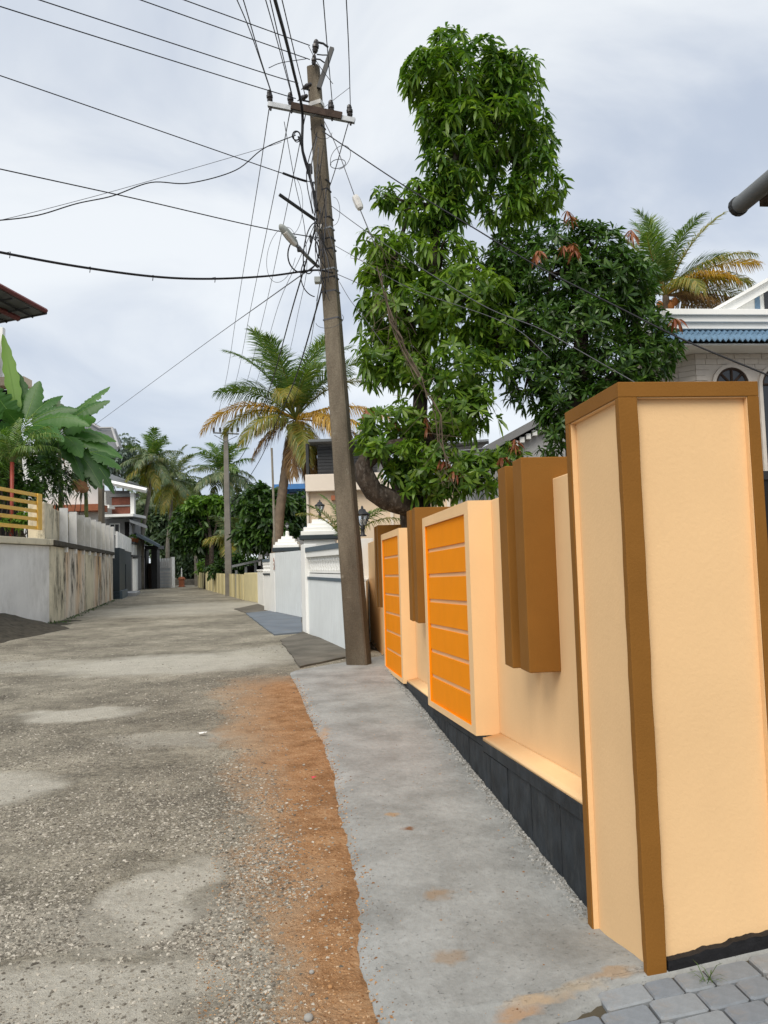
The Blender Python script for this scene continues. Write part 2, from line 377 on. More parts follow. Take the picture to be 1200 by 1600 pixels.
M['palmbark'] = paint('palm bark', (.20, .155, .115), .95, .25, 5, .8, 14, .15)
M['palmgrey'] = paint('grey palm bark', (.25, .225, .185), .95, .25, 4, .6, 10, .15)
M['deadleaf'] = paint('dead leaf', (.22, .11, .05), .9, .3, 4, .3, 20)
M['redstem'] = paint('red stem', (.30, .050, .030), .5, .15, 5, .1, 20, .4)
M['bananastem'] = paint('banana stem', (.13, .15, .05), .6, .35, 5, .2, 10, .3)
M['coconut'] = paint('orange coconut', (.46, .17, .05), .6, .2, 5, .1, 20)
M['terracotta'] = paint('terracotta', (.34, .12, .06), .8, .15, 4, .2, 30)
t_ = NT('clear lamp glass'); M['glass'] = t_.finish((.9, .93, .92), .08, spec=.5, **{'Transmission Weight': .85, 'IOR': 1.3})
t_ = NT('dark window glass'); M['winglass'] = t_.finish((.02, .022, .025), .08, spec=.6)
def polemat():
    t = NT('weathered pole concrete'); v = t.scaled((1, 1, .3))
    c = t.ramp(t.noise(1.3, 7, .65, vec=v), [(.3, (.085, .072, .055)), (.5, (.175, .148, .112)), (.72, (.29, .255, .195))])
    c = t.mix(.6, c, t.ramp(t.noise(42, 6, .75), [(.3, (.5, .48, .46)), (.7, (1.35, 1.33, 1.3))]), 'MULTIPLY')
    # darker brown towards the foot of the old pole, with a ragged edge
    z = t.n('ShaderNodeSeparateXYZ', {0: t.obj}).outputs['Z']
    f = t.math('ADD', z, t.math('MULTIPLY', t.noise(3, 6, .7), 1.8))
    c = t.mix(t.ramp(t.math('DIVIDE', f, 6), [(.25, .55), (.62, 0.0)]), c, (.045, .034, .022))
    c = t.mix(t.ramp(t.noise(5, 5, .6), [(.66, 0.0), (.74, .5)]), c, (.33, .31, .25))
    return t.finish(c, .95, t.bump(t.noise(28, 7, .75), .8, .012), spec=.15)
M['pole'] = polemat()
M['mango'] = leafmat('mango leaf', [(0.0, (.030, .078, .011)), (.4, (.070, .155, .018)), (.75, (.125, .235, .026)), (1.0, (.23, .33, .045))], .38, rough=.36, patch=(.9, (.20, .31, .030), .6))
M['mangodark'] = leafmat('dark mango leaf', [(0.0, (.020, .056, .010)), (.5, (.048, .108, .016)), (1.0, (.10, .175, .028))], .22, rough=.34, patch=(.8, (.060, .145, .022), .5))
M['mangored'] = leafmat('young mango leaf', [(0.0, (.22, .06, .03)), (1.0, (.33, .13, .06))], .3)
M['midleaf'] = leafmat('garden leaf', [(0.0, (.018, .045, .010)), (.6, (.04, .095, .018)), (1.0, (.09, .17, .03))], .25)
M['brightleaf'] = leafmat('bright leaf', [(0.0, (.05, .12, .014)), (1.0, (.15, .27, .03))], .35)
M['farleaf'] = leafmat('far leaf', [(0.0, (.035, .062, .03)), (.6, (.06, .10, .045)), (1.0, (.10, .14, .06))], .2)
M['hazeleaf'] = leafmat('far haze tinted leaf', [(0.0, (.10, .145, .13)), (1.0, (.19, .24, .21))], .2)  # distance haze is put into the leaf colour
M['palmgreen'] = leafmat('palm green', [(0.0, (.050, .115, .020)), (.7, (.115, .20, .035)), (1.0, (.22, .28, .07))], .3)
M['palmyg'] = leafmat('palm yellow green', [(0.0, (.12, .16, .03)), (.6, (.24, .24, .045)), (1.0, (.40, .29, .06))], .35)
M['palmyellow'] = leafmat('palm yellow', [(0.0, (.34, .19, .025)), (.6, (.52, .30, .04)), (1.0, (.62, .42, .09))], .35)
M['palmdry'] = leafmat('dry palm leaf', [(0.0, (.13, .075, .035)), (.6, (.24, .14, .06)), (1.0, (.36, .24, .11))], .2)
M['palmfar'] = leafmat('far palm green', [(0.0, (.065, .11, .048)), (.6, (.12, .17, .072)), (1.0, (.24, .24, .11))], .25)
M['banana'] = leafmat('banana leaf', [(0.0, (.045, .13, .03)), (1.0, (.085, .20, .045))], .35, rough=.4)
M['bananadark'] = leafmat('shaded banana leaf', [(0.0, (.024, .07, .018)), (1.0, (.045, .11, .025))], .3, rough=.4)  # banana leaf darkened throughout, shade put into the colour
M['bananayoung'] = leafmat('young banana leaf', [(0.0, (.20, .36, .07)), (1.0, (.24, .40, .09))], .45, rough=.4)
def pavemat():
    t = NT('grey blue paver'); r = t.n('ShaderNodeObjectInfo').outputs['Random']
    c = t.ramp(r, [(0.0, (.18, .20, .225)), (.5, (.225, .245, .265)), (1.0, (.275, .29, .30))])
    c = t.mix(.5, c, t.ramp(t.noise(30, 6, .7), [(.3, (.75, .74, .72)), (.7, (1.2, 1.2, 1.2))]), 'MULTIPLY')
    c = t.mix(t.ramp(t.noise(6, 6, .7), [(.55, 0.0), (.75, .45)]), c, (.30, .23, .16))
    return t.finish(c, .85, t.bump(t.noise(70, 5, .7), .35, .005), spec=.3)
M['pave'] = pavemat()
t_ = NT('stone chips'); _r = t_.n('ShaderNodeNewGeometry').outputs['Random Per Island']
M['chips'] = t_.finish(t_.ramp(_r, [(0.0, (.09, .08, .065)), (.4, (.22, .20, .165)), (.85, (.37, .34, .28)), (1.0, (.52, .48, .41))]), .9, spec=.2)
t_ = NT('earth clods'); _r = t_.n('ShaderNodeNewGeometry').outputs['Random Per Island']
M['clods'] = t_.finish(t_.ramp(_r, [(0.0, (.15, .07, .03)), (.6, (.40, .22, .10)), (1.0, (.56, .43, .29))]), .95, spec=.15)
t_ = NT('mortar crumbs'); _r = t_.n('ShaderNodeNewGeometry').outputs['Random Per Island']
M['crumbs'] = t_.finish(t_.ramp(_r, [(0.0, (.16, .155, .14)), (1.0, (.42, .41, .385))]), .95, spec=.15)

# ------------------------------------------------------------------ ground, road, path
def make_ground():
    b = MB(); b.add([(-400, -60, -.2), (400, -60, -.2), (400, 600, -.2), (-400, 600, -.2)], [(0, 1, 2, 3)])
    struct(b.build('ground', M['soil']))
make_ground()
LW0, LW1 = G(80, 974.7), G(175.5, 937)          # foot of the long retaining wall on the left
SL0, SL1 = G(180, 936), G(197, 927)
GT0, GT1 = G(247, 918), G(268, 918)
WW0, WW1 = G(541, 1016), G(484, 990)            # white wall
def road_left(Y):
    return np.interp(Y, [1, 23.8, 24.9, LW1[1], SL1[1], 70, 80], [-4 - 1.2, -26, LW0[0] - .3, LW1[0] - .3, SL1[0] - .3, -21.5, -24])
def road_right(Y):
    return np.interp(Y, [1, 3, 14.4, 18.6, 24, 28.5, 34, 68, 80], [1.3, 1.1, -.15, -1.7, -2.4, -4.2, -5.5, -16.3, -19])
def make_road():
    Ys = np.concatenate([np.linspace(1.6, 9, 300), 9 * (80 / 9) ** (np.linspace(0, 1, 170)[1:])]); nc = 300
    s = np.linspace(0, 1, nc)
    X = road_left(Ys)[:, None] * (1 - s) + road_right(Ys)[:, None] * s; Y = np.repeat(Ys[:, None], nc, 1)
    fade = np.clip(1.2 - Y / 22, .12, 1)
    Z = GZ - .005 + (.05 * (fbm(X * .5, Y * .5, 3, 1) - .45) + .022 * (fbm(X * 3, Y * 3, 4, 4) - .45) + .016 * (fbm(X * 17, Y * 17, 3, 9) - .45)) * fade
    a = (X - O[0]) * D[0] + (Y - O[1]) * D[1]; b = (X - O[0]) * NB[0] + (Y - O[1]) * NB[1]
    eb = np.interp(a, EA, EB)
    under = smoothstep((b - eb + .02) / .25) * (a < 9.6)
    Z = Z - .06 * under
    V = np.stack([X, Y, Z], 2).reshape(-1, 3)
    struct(npmesh('road', V, gridfaces(len(Ys), nc), M['road']))
make_road()
def crumb_z(P):
    a, b = AB(P); return path_z(a, b) + .002
def path_z(a, b):
    p = O[None, :2] * 0
    n1 = .014 * (fbm(a * 2.2, b * 2.2, 4, 21) - .45) + .007 * (fbm(a * 13, b * 13, 3, 23) - .45)
    eb = edge_b(a); lip = smoothstep((b - eb) / .12)
    return zpath(a, b) + n1 * np.clip((.55 - 0 * b), 0, 1) * 1.6 - .02 * (1 - lip) - .045 * ((a < -.012) & (b > -.09 + 2.6 * (a + .03)) & (b > -.62))
def make_path():
    al = np.concatenate([np.linspace(-.85, 4, 230), np.linspace(4, 9.3, 110)[1:]]); nc = 120
    rows = []
    for a in al:
        e = float(edge_b(a)); hi = .3 if a > .05 else 2.6
        bl = np.linspace(e, hi, nc); av = np.full(nc, a)
        # the far end of the slab is cut on a slant, towards the pole
        if a > 8.0: av = av + np.clip((bl - e) / (hi - e), 0, 1) * (a - 8.0) * 1.3
        z = path_z(av, bl); z[0] -= .09
        rows.append(O[None, :] + D[None, :] * av[:, None] + NB[None, :] * bl[:, None] + np.stack([0 * z, 0 * z, z], 1))
    V = np.concatenate(rows)
    struct(npmesh('path', V, gridfaces(len(al), nc), M['concrete']))
make_path()
def sheet(name, pts, mat, lift, z=GZ):
    b = MB(); P = [tuple(G(u, v, z + lift)) for u, v in pts]; b.prism([(p[0], p[1], z - .08) for p in P], (0, 0, .08 + lift)); return struct(b.build(name, mat))
def patch_mesh(name, px, mat, lift, jag=.12, seed=3):
    """irregular slab lying on the road"""
    P = [G(u, v) for u, v in px]; out = []
    for i, p in enumerate(P):
        q = P[(i + 1) % len(P)]; n = max(2, int(np.linalg.norm(q - p) / .25))
        for k in range(n):
            r = p + (q - p) * k / n; out.append((r[0] + jag * (fbm(np.array(r[0] * 2.2), np.array(r[1] * 2.2), 3, seed) - .45), r[1] + jag * (fbm(np.array(r[0] * 2.2 + 9), np.array(r[1] * 2.2), 3, seed) - .45), GZ - .08))
    b = MB(); b.prism([tuple(map(float, p)) for p in out], (0, 0, .08 + lift)); return struct(b.build(name, mat))
patch_mesh('pavement', [(437, 1001), (474, 988), (542, 1014), (556, 1030), (540, 1028), (470, 1043)], M['darkcon'], .022)
patch_mesh('driveway', [(384, 959), (424, 955), (471, 966), (472, 989), (428, 993)], M['bluegrey'], .03, .05)
patch_mesh('pavement', [(366, 952), (404, 944), (424, 953), (421, 957), (385, 958)], M['darkcon'], .02)

def stones(name, n, px_region, size, mat, zfun, dens=None, seed=1, flat=.55):
    """little irregular stones as ONE object: nobody could count them"""
    r = np.random.default_rng(seed); P = []
    while len(P) < n:
        p = px_region(r)
        if p is None: continue
        P.append(p)
    P = np.array(P); S = size(r, P)
    base = np.array([(1, 0, 0), (-.5, .87, 0), (-.5, -.87, 0), (.45, .3, .75), (-.5, .1, .8), (.1, -.5, .7)])
    F0 = [(0, 1, 3), (1, 4, 3), (1, 2, 4), (2, 5, 4), (2, 0, 5), (0, 3, 5), (3, 4, 5)]
    th = r.uniform(0, 6.28, n); c, s = np.cos(th), np.sin(th)
    B = base[None] * (1 + r.uniform(-.35, .35, (n, 6, 3))); B[:, :, 2] = B[:, :, 2] * flat - .22
    X = (B[:, :, 0] * c[:, None] - B[:, :, 1] * s[:, None]) * S[:, None]; Y = (B[:, :, 0] * s[:, None] + B[:, :, 1] * c[:, None]) * S[:, None]
    Z = B[:, :, 2] * S[:, None]
    z0 = zfun(P)
    V = np.stack([X + P[:, 0:1], Y + P[:, 1:2], Z + z0[:, None]], 2).reshape(-1, 3)
    F = (np.array(F0)[None] + 6 * np.arange(n)[:, None, None]).reshape(-1, 3)
    return npmesh(name, V, F, mat, kind='stuff', smooth=False)
PC = [(G(u, v), rx, ry, k) for (u, v, rx, ry, k) in PATCHES]
def road_z(P):
    X, Y = P[:, 0], P[:, 1]; fade = np.clip(1.2 - Y / 22, .12, 1)
    return GZ - .005 + (.05 * (fbm(X * .5, Y * .5, 3, 1) - .45) + .022 * (fbm(X * 3, Y * 3, 4, 4) - .45) + .016 * (fbm(X * 17, Y * 17, 3, 9) - .45)) * fade
def road_sampler(dirt):
    def f(r):
        u = r.uniform(-40, 600); v = 960 + 680 * r.uniform(0, 1) ** (.8)
        p = G(u, v)
        if p[1] > 19: return None
        a, b = AB(p); e = float(np.interp(a, EA, EB)) if a < 9 else 1.0
        d = e - b
        if a < 9 and d < .01: return None
        strip = .42 + .055 * min(max(a, 0), 8)
        if dirt:
            if d > strip * 1.5 or a > 8.8: return None
        else:
            q_ = d / strip + .9 * (float(fbm(np.array(p[0] * 2.2), np.array(p[1] * 2.2), 3, 61)) - .45)
            if a < 8.8 and r.uniform() > smoothstep((q_ - .45) / .75) + .06: return None
            for c, rx, ry, k in PC[:5]:
                if ((p[0] - c[0]) / rx) ** 2 + ((p[1] - c[1]) / ry) ** 2 < .9 and r.uniform() < .9: return None
            if fbm(np.array(p[0] * 1.1), np.array(p[1] * 1.1), 3, 41) < r.uniform(.2, .52): return None
        return p
    return f
def ssize(lo, hi):
    def f(r, P): return (lo + (hi - lo) * r.uniform(0, 1, len(P)) ** 2.6) * (0.75 + P[:, 1] * .07)
    return f
stones('gravel', 42000, road_sampler(False), ssize(.0035, .0165), M['chips'], road_z, seed=2)
stones('loose_earth', 7000, road_sampler(True), ssize(.002, .009), M['clods'], road_z, seed=3)
def crumb_sampler(r):
    a = r.uniform(.66, 9); b = .05 - abs(r.normal(0, .035)); return np.array(W(a, b, 0))
def crumb_z(P):
    a, b = AB(P); return path_z(a, b) + .002
stones('leaf_litter', 130, lambda r: (lambda k: np.array(W(r.uniform(.7, 9), .04 - abs(r.normal(0, .12)), 0)) if k < .5 else np.array(W(r.uniform(-.3, 8), r.uniform(-1.0, 0), 0)))(r.uniform()), ssize(.004, .014), M['clods'], crumb_z, seed=17, flat=.22)
stones('path_debris', 260, lambda r: np.array(W(r.uniform(-.3, 8.5), r.uniform(-1.0, .0), 0)), ssize(.002, .006), M['clods'], crumb_z, seed=7)
stones('spilled_earth', 1500, lambda r: (lambda a: np.array(W(a, float(edge_b(a)) + abs(r.normal(0, .05)), 0)))(r.uniform(-.5, 8.6)), ssize(.002, .010), M['clods'], crumb_z, seed=8)
stones('mortar_crumbs', 3600, crumb_sampler, ssize(.003, .014), M['crumbs'], crumb_z, seed=5, flat=.8)
# loose stones big enough to pick out, and two scraps of litter
for (u, v, s, m, lab) in [(482, 1588, .020, 'crumbs', 'pale loose stone on the red earth at the very bottom'), (487, 1517, .012, 'crumbs', 'small pale pebble on red earth upper of the two near the bottom'),
                          (516, 1538, .011, 'clods', 'small brown pebble beside the concrete path edge')]:
    p = G(u, v); b = MB()
    b.lathe([(s * .55, -s * .4), (s, 0), (s * .85, s * .5), (s * .4, s * .8)], (p[0], p[1], road_z(p[None])[0] + s * .3), 7)
    tag(b.build('stone', M[m], smooth=True), lab, 'stone', 'loose stones on the earth strip')
def litter(u, v, s, col, lab, k):
    p = G(u, v); m = paint('litter ' + k, col, .6, .1, 20, .2, 80); r = np.random.default_rng(len(lab)); b = MB()
    n = 9; vs = [(p[0], p[1], GZ + .02)] + [(p[0] + s * math.cos(i * 6.28 / n) * r.uniform(.6, 1.2), p[1] + s * .8 * math.sin(i * 6.28 / n) * r.uniform(.6, 1.2), GZ + r.uniform(.004, .022)) for i in range(n)]
    b.add(vs, [(0, 1 + i, 1 + (i + 1) % n) for i in range(n)]); o = b.build('litter_scrap', m)
    sm = o.modifiers.new('thick', 'SOLIDIFY'); sm.thickness = .002
    tag(o, lab, 'litter', 'scraps of litter on the road')
litter(490, 1217, .022, (.62, .06, .10), 'crumpled pink wrapper on the red earth strip', 'pink')
litter(316, 1147, .05, (.75, .74, .7), 'flat white scrap of paper on the gravel road', 'white')

# ------------------------------------------------------------------ pavers at the gate of the yellow compound
def zramp(b): return .13 * b + .004
def make_pavers():
    b = MB()
    # sand bed
    P = [(-1.5, -.70), (-.20, -.60), (-.01, -.05), (-.01, 3.0), (-1.5, 3.0)]
    bed = b.prism([np.array(W(a, bb, max(-.1, zramp(bb)) - .05)) for a, bb in P], (0, 0, .028)).build('sand_bed', M['soil'])
    struct(bed)
    def pmesh(la, lb):
        m = MB(); ha, hb, c = la / 2 - .0022, lb / 2 - .0022, .010
        def ring(k, z): x, y = ha - k, hb - k; return [(x - c, -y, z), (x, -y + c, z), (x, y - c, z), (x - c, y, z), (-x + c, y, z), (-x, y - c, z), (-x, -y + c, z), (-x + c, -y, z)]
        r0, r1, r2 = ring(0, -.05), ring(0, -.006), ring(.006, 0)
        vs = r0 + r1 + r2; fs = [tuple(range(16, 24))]
        for o_ in (0, 8): fs += [(o_ + i, o_ + (i + 1) % 8, o_ + 8 + (i + 1) % 8, o_ + 8 + i) for i in range(8)]
        me = bpy.data.meshes.new('paver'); me.from_pydata(vs, [], fs); me.materials.append(M['pave']); return me
    S = [pmesh(.115, .115), pmesh(.115, .175), pmesh(.115, .145)]; LB = [.115, .175, .145]
    base = Matrix(((D[0], NB[0], 0), (D[1], NB[1], 0), (0, 0, 1)))
    tilt = Matrix.Rotation(math.atan(.13), 3, 'X')
    rr = random.Random(5); row = 0; a = -.085; M['pavers'] = 0
    while a > -.9:
        bb = max(-.64, -.06 + 2.6 * (a + .03)) + rr.uniform(-.04, .01)
        while bb < 1.5:
            k = rr.choice([0, 1, 1, 2]); c = bb + LB[k] / 2
            rot = base @ tilt @ Matrix.Rotation(rr.uniform(-.012, .012), 3, 'Z') @ Matrix.Rotation(rr.uniform(-.02, .02), 3, 'X')
            mm = rot.to_4x4(); mm.translation = Vector(W(a, c, zramp(c) + rr.uniform(-.004, .004)))
            inst('paver', S[k], bed, mm); bb += LB[k]
        a -= .115; row += 1
make_pavers()

# ------------------------------------------------------------------ yellow compound wall
def TW(x, y, z): return W(x, y, z)
def plz(a): return float(np.interp(a, [.6, .82, 3.01, 5.41, 7.49, 10.05, 14.4], [.42, .403, .228, .124, .006, -.121, -.33]))
BOXES = [(2.83, 5.10, lambda a: .257 - .0785 * (a - 2.83)), (7.15, 9.55, lambda a: -.019 - .0546 * (a - 7.15))]
WEND = 14.4
def slope_box(mb, a0, a1, b0, b1, zl, zt, m=0):
    """box in wall coordinates whose bottom or top edge slopes along the wall; zl, zt are functions of a"""
    f = lambda q: q if callable(q) else (lambda a: q)
    zl, zt = f(zl), f(zt)
    mb.hexa([W(a0, b0, zl(a0)), W(a1, b0, zl(a1)), W(a1, b1, zl(a1)), W(a0, b1, zl(a0))],
            [W(a0, b0, zt(a0)), W(a1, b0, zt(a1)), W(a1, b1, zt(a1)), W(a0, b1, zt(a0))], m); return mb
def rough_block(a0, a1, b, top):
    mb = MB(); n, m = 6, 7; vs = []
    for i in range(n):
        for j in range(m):
            a = a0 + (a1 - a0) * i / (n - 1); z = -.45 + (top(a) - .083 + .45) * j / (m - 1); e = 0 < i < n - 1 and 0 < j < m - 1
            vs.append(W(a, b + (random.uniform(-.0075, .0035) if e else .004), z))
    for i in (0, n - 1):
        a = a0 if i == 0 else a1; vs += [W(a, .0745, -.45), W(a, .0745, top(a) - .083)]
    fs = [(i * m + j, (i + 1) * m + j, (i + 1) * m + j + 1, i * m + j + 1) for i in range(n - 1) for j in range(m - 1)]
    q = n * m; fs += [tuple(range(0, m)) + (q + 1, q), tuple(range((n - 1) * m, n * m)) + (q + 3, q + 2), tuple(i * m + m - 1 for i in range(n)) + (q + 3, q + 1)]
    return mb.add(vs, fs)
def compound_wall():
    t = thing('compound_wall', 'cream and orange compound wall with brown fins on a charcoal plinth', 'wall', W(0.66, .2, -.2))
    MB().box(.66, WEND, .18, .33, -.6, 1.995, TW).build('wall', M['cream'], t, bev=.006)
    bays = [(.66, 2.83), (5.10, 7.15), (9.55, WEND)]
    for a0, a1 in bays:
        mb = MB(); n = 6; prof = [(.048, 0.0), (.080, .006), (.112, .012), (.144, .018), (.168, .023), (.179, .030)]
        vs = [W(a, b, plz(a) + z) for a in (a0 + .002, a1 - .002) for b, z in prof] + [W(a, .179, plz(a) - .02) for a in (a0 + .002, a1 - .002)] + [W(a, .048, plz(a) - .02) for a in (a0 + .002, a1 - .002)]
        fs = [(i, i + 1, 6 + i + 1, 6 + i) for i in range(5)] + [(5, 12, 13, 11), (12, 14, 15, 13), (14, 0, 6, 15), (0, 14, 12, 5, 4, 3, 2, 1), (6, 7, 8, 9, 10, 11, 13, 15)]
        mb.add(vs, fs).build('ledge', M['cream'], t, smooth=True)
    # plinth: top band and rough blocks with joints
    for a0, a1 in [(.66, 2.83), (2.83, 5.10), (5.10, 7.15), (7.15, 9.55), (9.55, WEND)]:
        isbox = [f for x0, x1, f in BOXES if abs(x0 - a0) < .01]
        top = (lambda a, f=isbox[0]: f(a) - .002) if isbox else (lambda a: plz(a) - .021)
        slope_box(MB(), a0, a1 - .001, .075, .178, -.45, lambda a: top(a) - .004).build('plinth_core', M['plinth'], t)
        slope_box(MB(), a0 + .001, a1 - .001, .044, .0745, lambda a: top(a) - .075, top).build('plinth_band', M['plinth'], t, bev=.004)
        a = a0
        while a < a1 - .05:
            w = min(random.choice([.38, .46, .52]), a1 - a)
            d = random.uniform(-.004, .004)
            rough_block(a + .005, a + w - .005, .050 + d, top).build('plinth_block', M['plinth'], t)
            a += w
    for a0, a1, f in BOXES:
        ZT = 1.994
        bx = slope_box(MB(), a0, a1, .034, .1795, f, ZT).build('panel_box', M['cream'], t)
        i0, i1 = a0 + .15, a1 - .15; zb = lambda a, f=f: f(a) + .055; zt = 1.903
        fr = MB()
        slope_box(fr, a0, a1, 0, .034, zt, ZT)
        slope_box(fr, a0, i0, 0, .034, f, zt)
        slope_box(fr, i1, a1, 0, .034, f, zt)
        slope_box(fr, i0, i1, 0, .034, f, zb)
        fr.build('frame', M['cream'], bx)
        ln = MB()
        slope_box(ln, i1 - .004, i1 - .0005, .003, .033, lambda a: zb(a) + .001, zt - .001)
        slope_box(ln, i0 + .004, i1 - .005, .003, .033, lambda a: zb(a) + .0005, lambda a: zb(a) + .004)
        ln.build('reveal', M['orange'], bx)
        for k in range(7):
            lo = lambda a, k=k: zb(a) + .005 + (zt - zb(a) - .006) * (k / 7) + (.017 if k else 0)
            hi = lambda a, k=k: zb(a) + .005 + (zt - zb(a) - .006) * ((k + 1) / 7) - (.017 if k < 6 else .001)
            slope_box(MB(), i0 + .004, i1 - .006, .020, .0338, lo, hi).build('slat', M['orange'], bx, bev=.002)
    for a0, a1, zl, zh in [(1.37, 1.55, .915, 2.118), (1.72, 1.90, .895, 2.113), (5.62, 5.86, .87, 2.15), (6.06, 6.31, .86, 2.15), (10.05, 10.31, .80, 2.18), (10.52, 10.78, .78, 2.18)]:
        MB().box(a0, a1, 0.0, .46, zl, zh, TW).build('fin', M['brown'], t, bev=.005)
compound_wall()
def gate_pillar():
    t = thing('gate_pillar', 'tall cream gate pillar framed in mustard brown beside the pavers', 'gate pillar', W(.3, .28, -.1))
    L, B, H = .617, .575, 2.22
    MB().box(.03, L - .03, .03, B - .03, -.25, H - .04, TW).build('core', M['cream'], t)
    zc = H - .06
    f = MB(); rw = random.Random(9)
    def strip(a0, a1, b0, b1, z0, z1, wob):
        """post whose inner edges waver a little, as brush-painted plaster does; wob lists which of the four corners waver"""
        n = 34; vs = []; off = [[0, 0] for _ in range(4)]
        for i in range(n + 1):
            z = z0 + (z1 - z0) * i / n
            for k, (a, b) in enumerate(((a0, b0), (a1, b0), (a1, b1), (a0, b1))):
                w = .0015 if k in wob else .0005; off[k] = [off[k][0] * .6 + rw.uniform(-w, w), off[k][1] * .6 + rw.uniform(-w, w)]; vs.append(W(a + off[k][0] * (k in wob), b + off[k][1], z))
        fs = [(i * 4 + k, i * 4 + (k + 1) % 4, (i + 1) * 4 + (k + 1) % 4, (i + 1) * 4 + k) for i in range(n) for k in range(4)] + [(3, 2, 1, 0), tuple(range(n * 4, n * 4 + 4))]
        f.add(vs, fs)
    f.box(0, L, 0, B, zc, H, TW)
    strip(0, .04, 0, .076, -.25, zc, (1, 2, 3)); strip(L - .058, L, 0, .04, -.25, zc, (0, 3))
    strip(0, .04, B - .046, B, -.25, zc, (0, 1)); strip(L - .058, L, B - .046, B, -.25, zc, ())
    f.build('frame', M['brown'], t, bev=.003)
    # the cream returns of the recess are painted with the panel
    r = MB()
    r.box(.0055, .0295, B - .0485, B - .0462, -.2, zc - .001, TW); r.box(.0055, .0295, .0765, B - .0465, zc - .003, zc - .0005, TW)
    r.box(L - .0605, L - .0583, .0055, .0295, -.2, zc - .001, TW); r.box(.0405, L - .061, .0055, .0295, zc - .003, zc - .0005, TW)
    r.build('reveal', M['cream'], t)
    # tarred strip along the foot of the front, with a ragged upper edge
    n = 60; bs = np.linspace(.082, B - .05, n); lo = [zramp(b) - .06 for b in bs]
    hi = [zramp(b) + .030 + .035 * b + .022 * (float(fbm(np.array(b * 26), np.array(.3), 4, 8)) - .4) for b in bs]
    mb = MB(); vs = []
    for a in (.0005, .03):
        vs += [W(a, b, z) for b, z in zip(bs, lo)] + [W(a, b, z) for b, z in zip(bs, hi)]
    fs = []
    for i in range(n - 1): fs += [(i, n + i, n + i + 1, i + 1), (n + i, 3 * n + i, 3 * n + i + 1, n + i + 1)]
    fs += [(0, 2 * n, 3 * n, n), (n - 1, 2 * n - 1, 4 * n - 1, 3 * n - 1)]
    mb.add(vs, fs).build('tar_strip', M['tar'], t)
gate_pillar()
def grass_tuft():
    p = V3(*W(-.1, .175, zramp(.175))); mb = MB(); rr = random.Random(4)
    for i in range(16):
        d = unit(V3(rr.uniform(-1, 1), rr.uniform(-1, 1), rr.uniform(.35, 1.1))); l = rr.uniform(.04, .12); s = unit(np.cross(d, V3(0, 0, 1))) * .0015
        q = p + V3(rr.uniform(-.02, .02), rr.uniform(-.02, .02), -.004); m_ = q + d * l * .6; e = q + d * l + V3(0, 0, -.25 * l)
        mb.add([q - s, q + s, m_ + s, m_ - s, e], [(0, 1, 2, 3), (3, 2, 4)])
    tag(mb.build('grass_tuft', M['midleaf']), 'thin grass tuft growing between pavers at the pillar foot', 'grass')
grass_tuft()
def black_gate():
    t = thing('metal_gate', 'black sheet metal gate leaf behind the tall pillar at the right edge', 'gate', W(.35, 1.2, 0))
    z1 = 1.86
    MB().box(.34, .37, .66, 2.2, .16, z1, TW).build('sheet', M['black'], t)
    f = MB(); f.box(.325, .385, .615, .66, .12, z1 + .02, TW); f.box(.325, .385, 2.2, 2.25, .12, z1 + .02, TW); f.box(.33, .38, .66, 2.2, z1, z1 + .04, TW); f.box(.33, .38, .66, 2.2, .12, .16, TW)
    f.build('frame', M['darkmetal'], t, bev=.003)
    h = MB(); h.box(.34, .37, .575, .64, 1.84, 1.98, TW); h.build('hinge_block', M['cream'], t, bev=.003)
black_gate()

# ------------------------------------------------------------------ generic wall helpers
def on_line(P0, P1, u, v):
    d = unit(np.array([P1[0] - P0[0], P1[1] - P0[1], 0])); n = np.array([-d[1], d[0], 0])
    p = PL(u, v, V3(P0[0], P0[1], 0), n); return p, d, n
def seg(mb, p, q, z0, z1, th, side, off=0.0, m=0):
    """upright box from p to q; side is the unit vector into the property, off moves the face towards the road"""
    p = V3(p[0], p[1], 0) - side * off; q = V3(q[0], q[1], 0) - side * off; s = side * th
    f = lambda w, z: tuple(w + V3(0, 0, z))
    zz = lambda z, i: z[i] if isinstance(z, tuple) else z
    mb.hexa([f(p, zz(z0, 0)), f(q, zz(z0, 1)), f(q + s, zz(z0, 1)), f(p + s, zz(z0, 0))], [f(p, zz(z1, 0)), f(q, zz(z1, 1)), f(q + s, zz(z1, 1)), f(p + s, zz(z1, 0))], m); return mb
def fbox(mb, u0, v0, u1, v1, Y, dep, m=0):
    x0, x1 = A(u0, (v0 + v1) / 2, Y)[0], A(u1, (v0 + v1) / 2, Y)[0]; z1, z0 = A((u0 + u1) / 2, v0, Y)[2], A((u0 + u1) / 2, v1, Y)[2]
    return mb.box(x0, x1, Y, Y + dep, z0, z1, None, m)

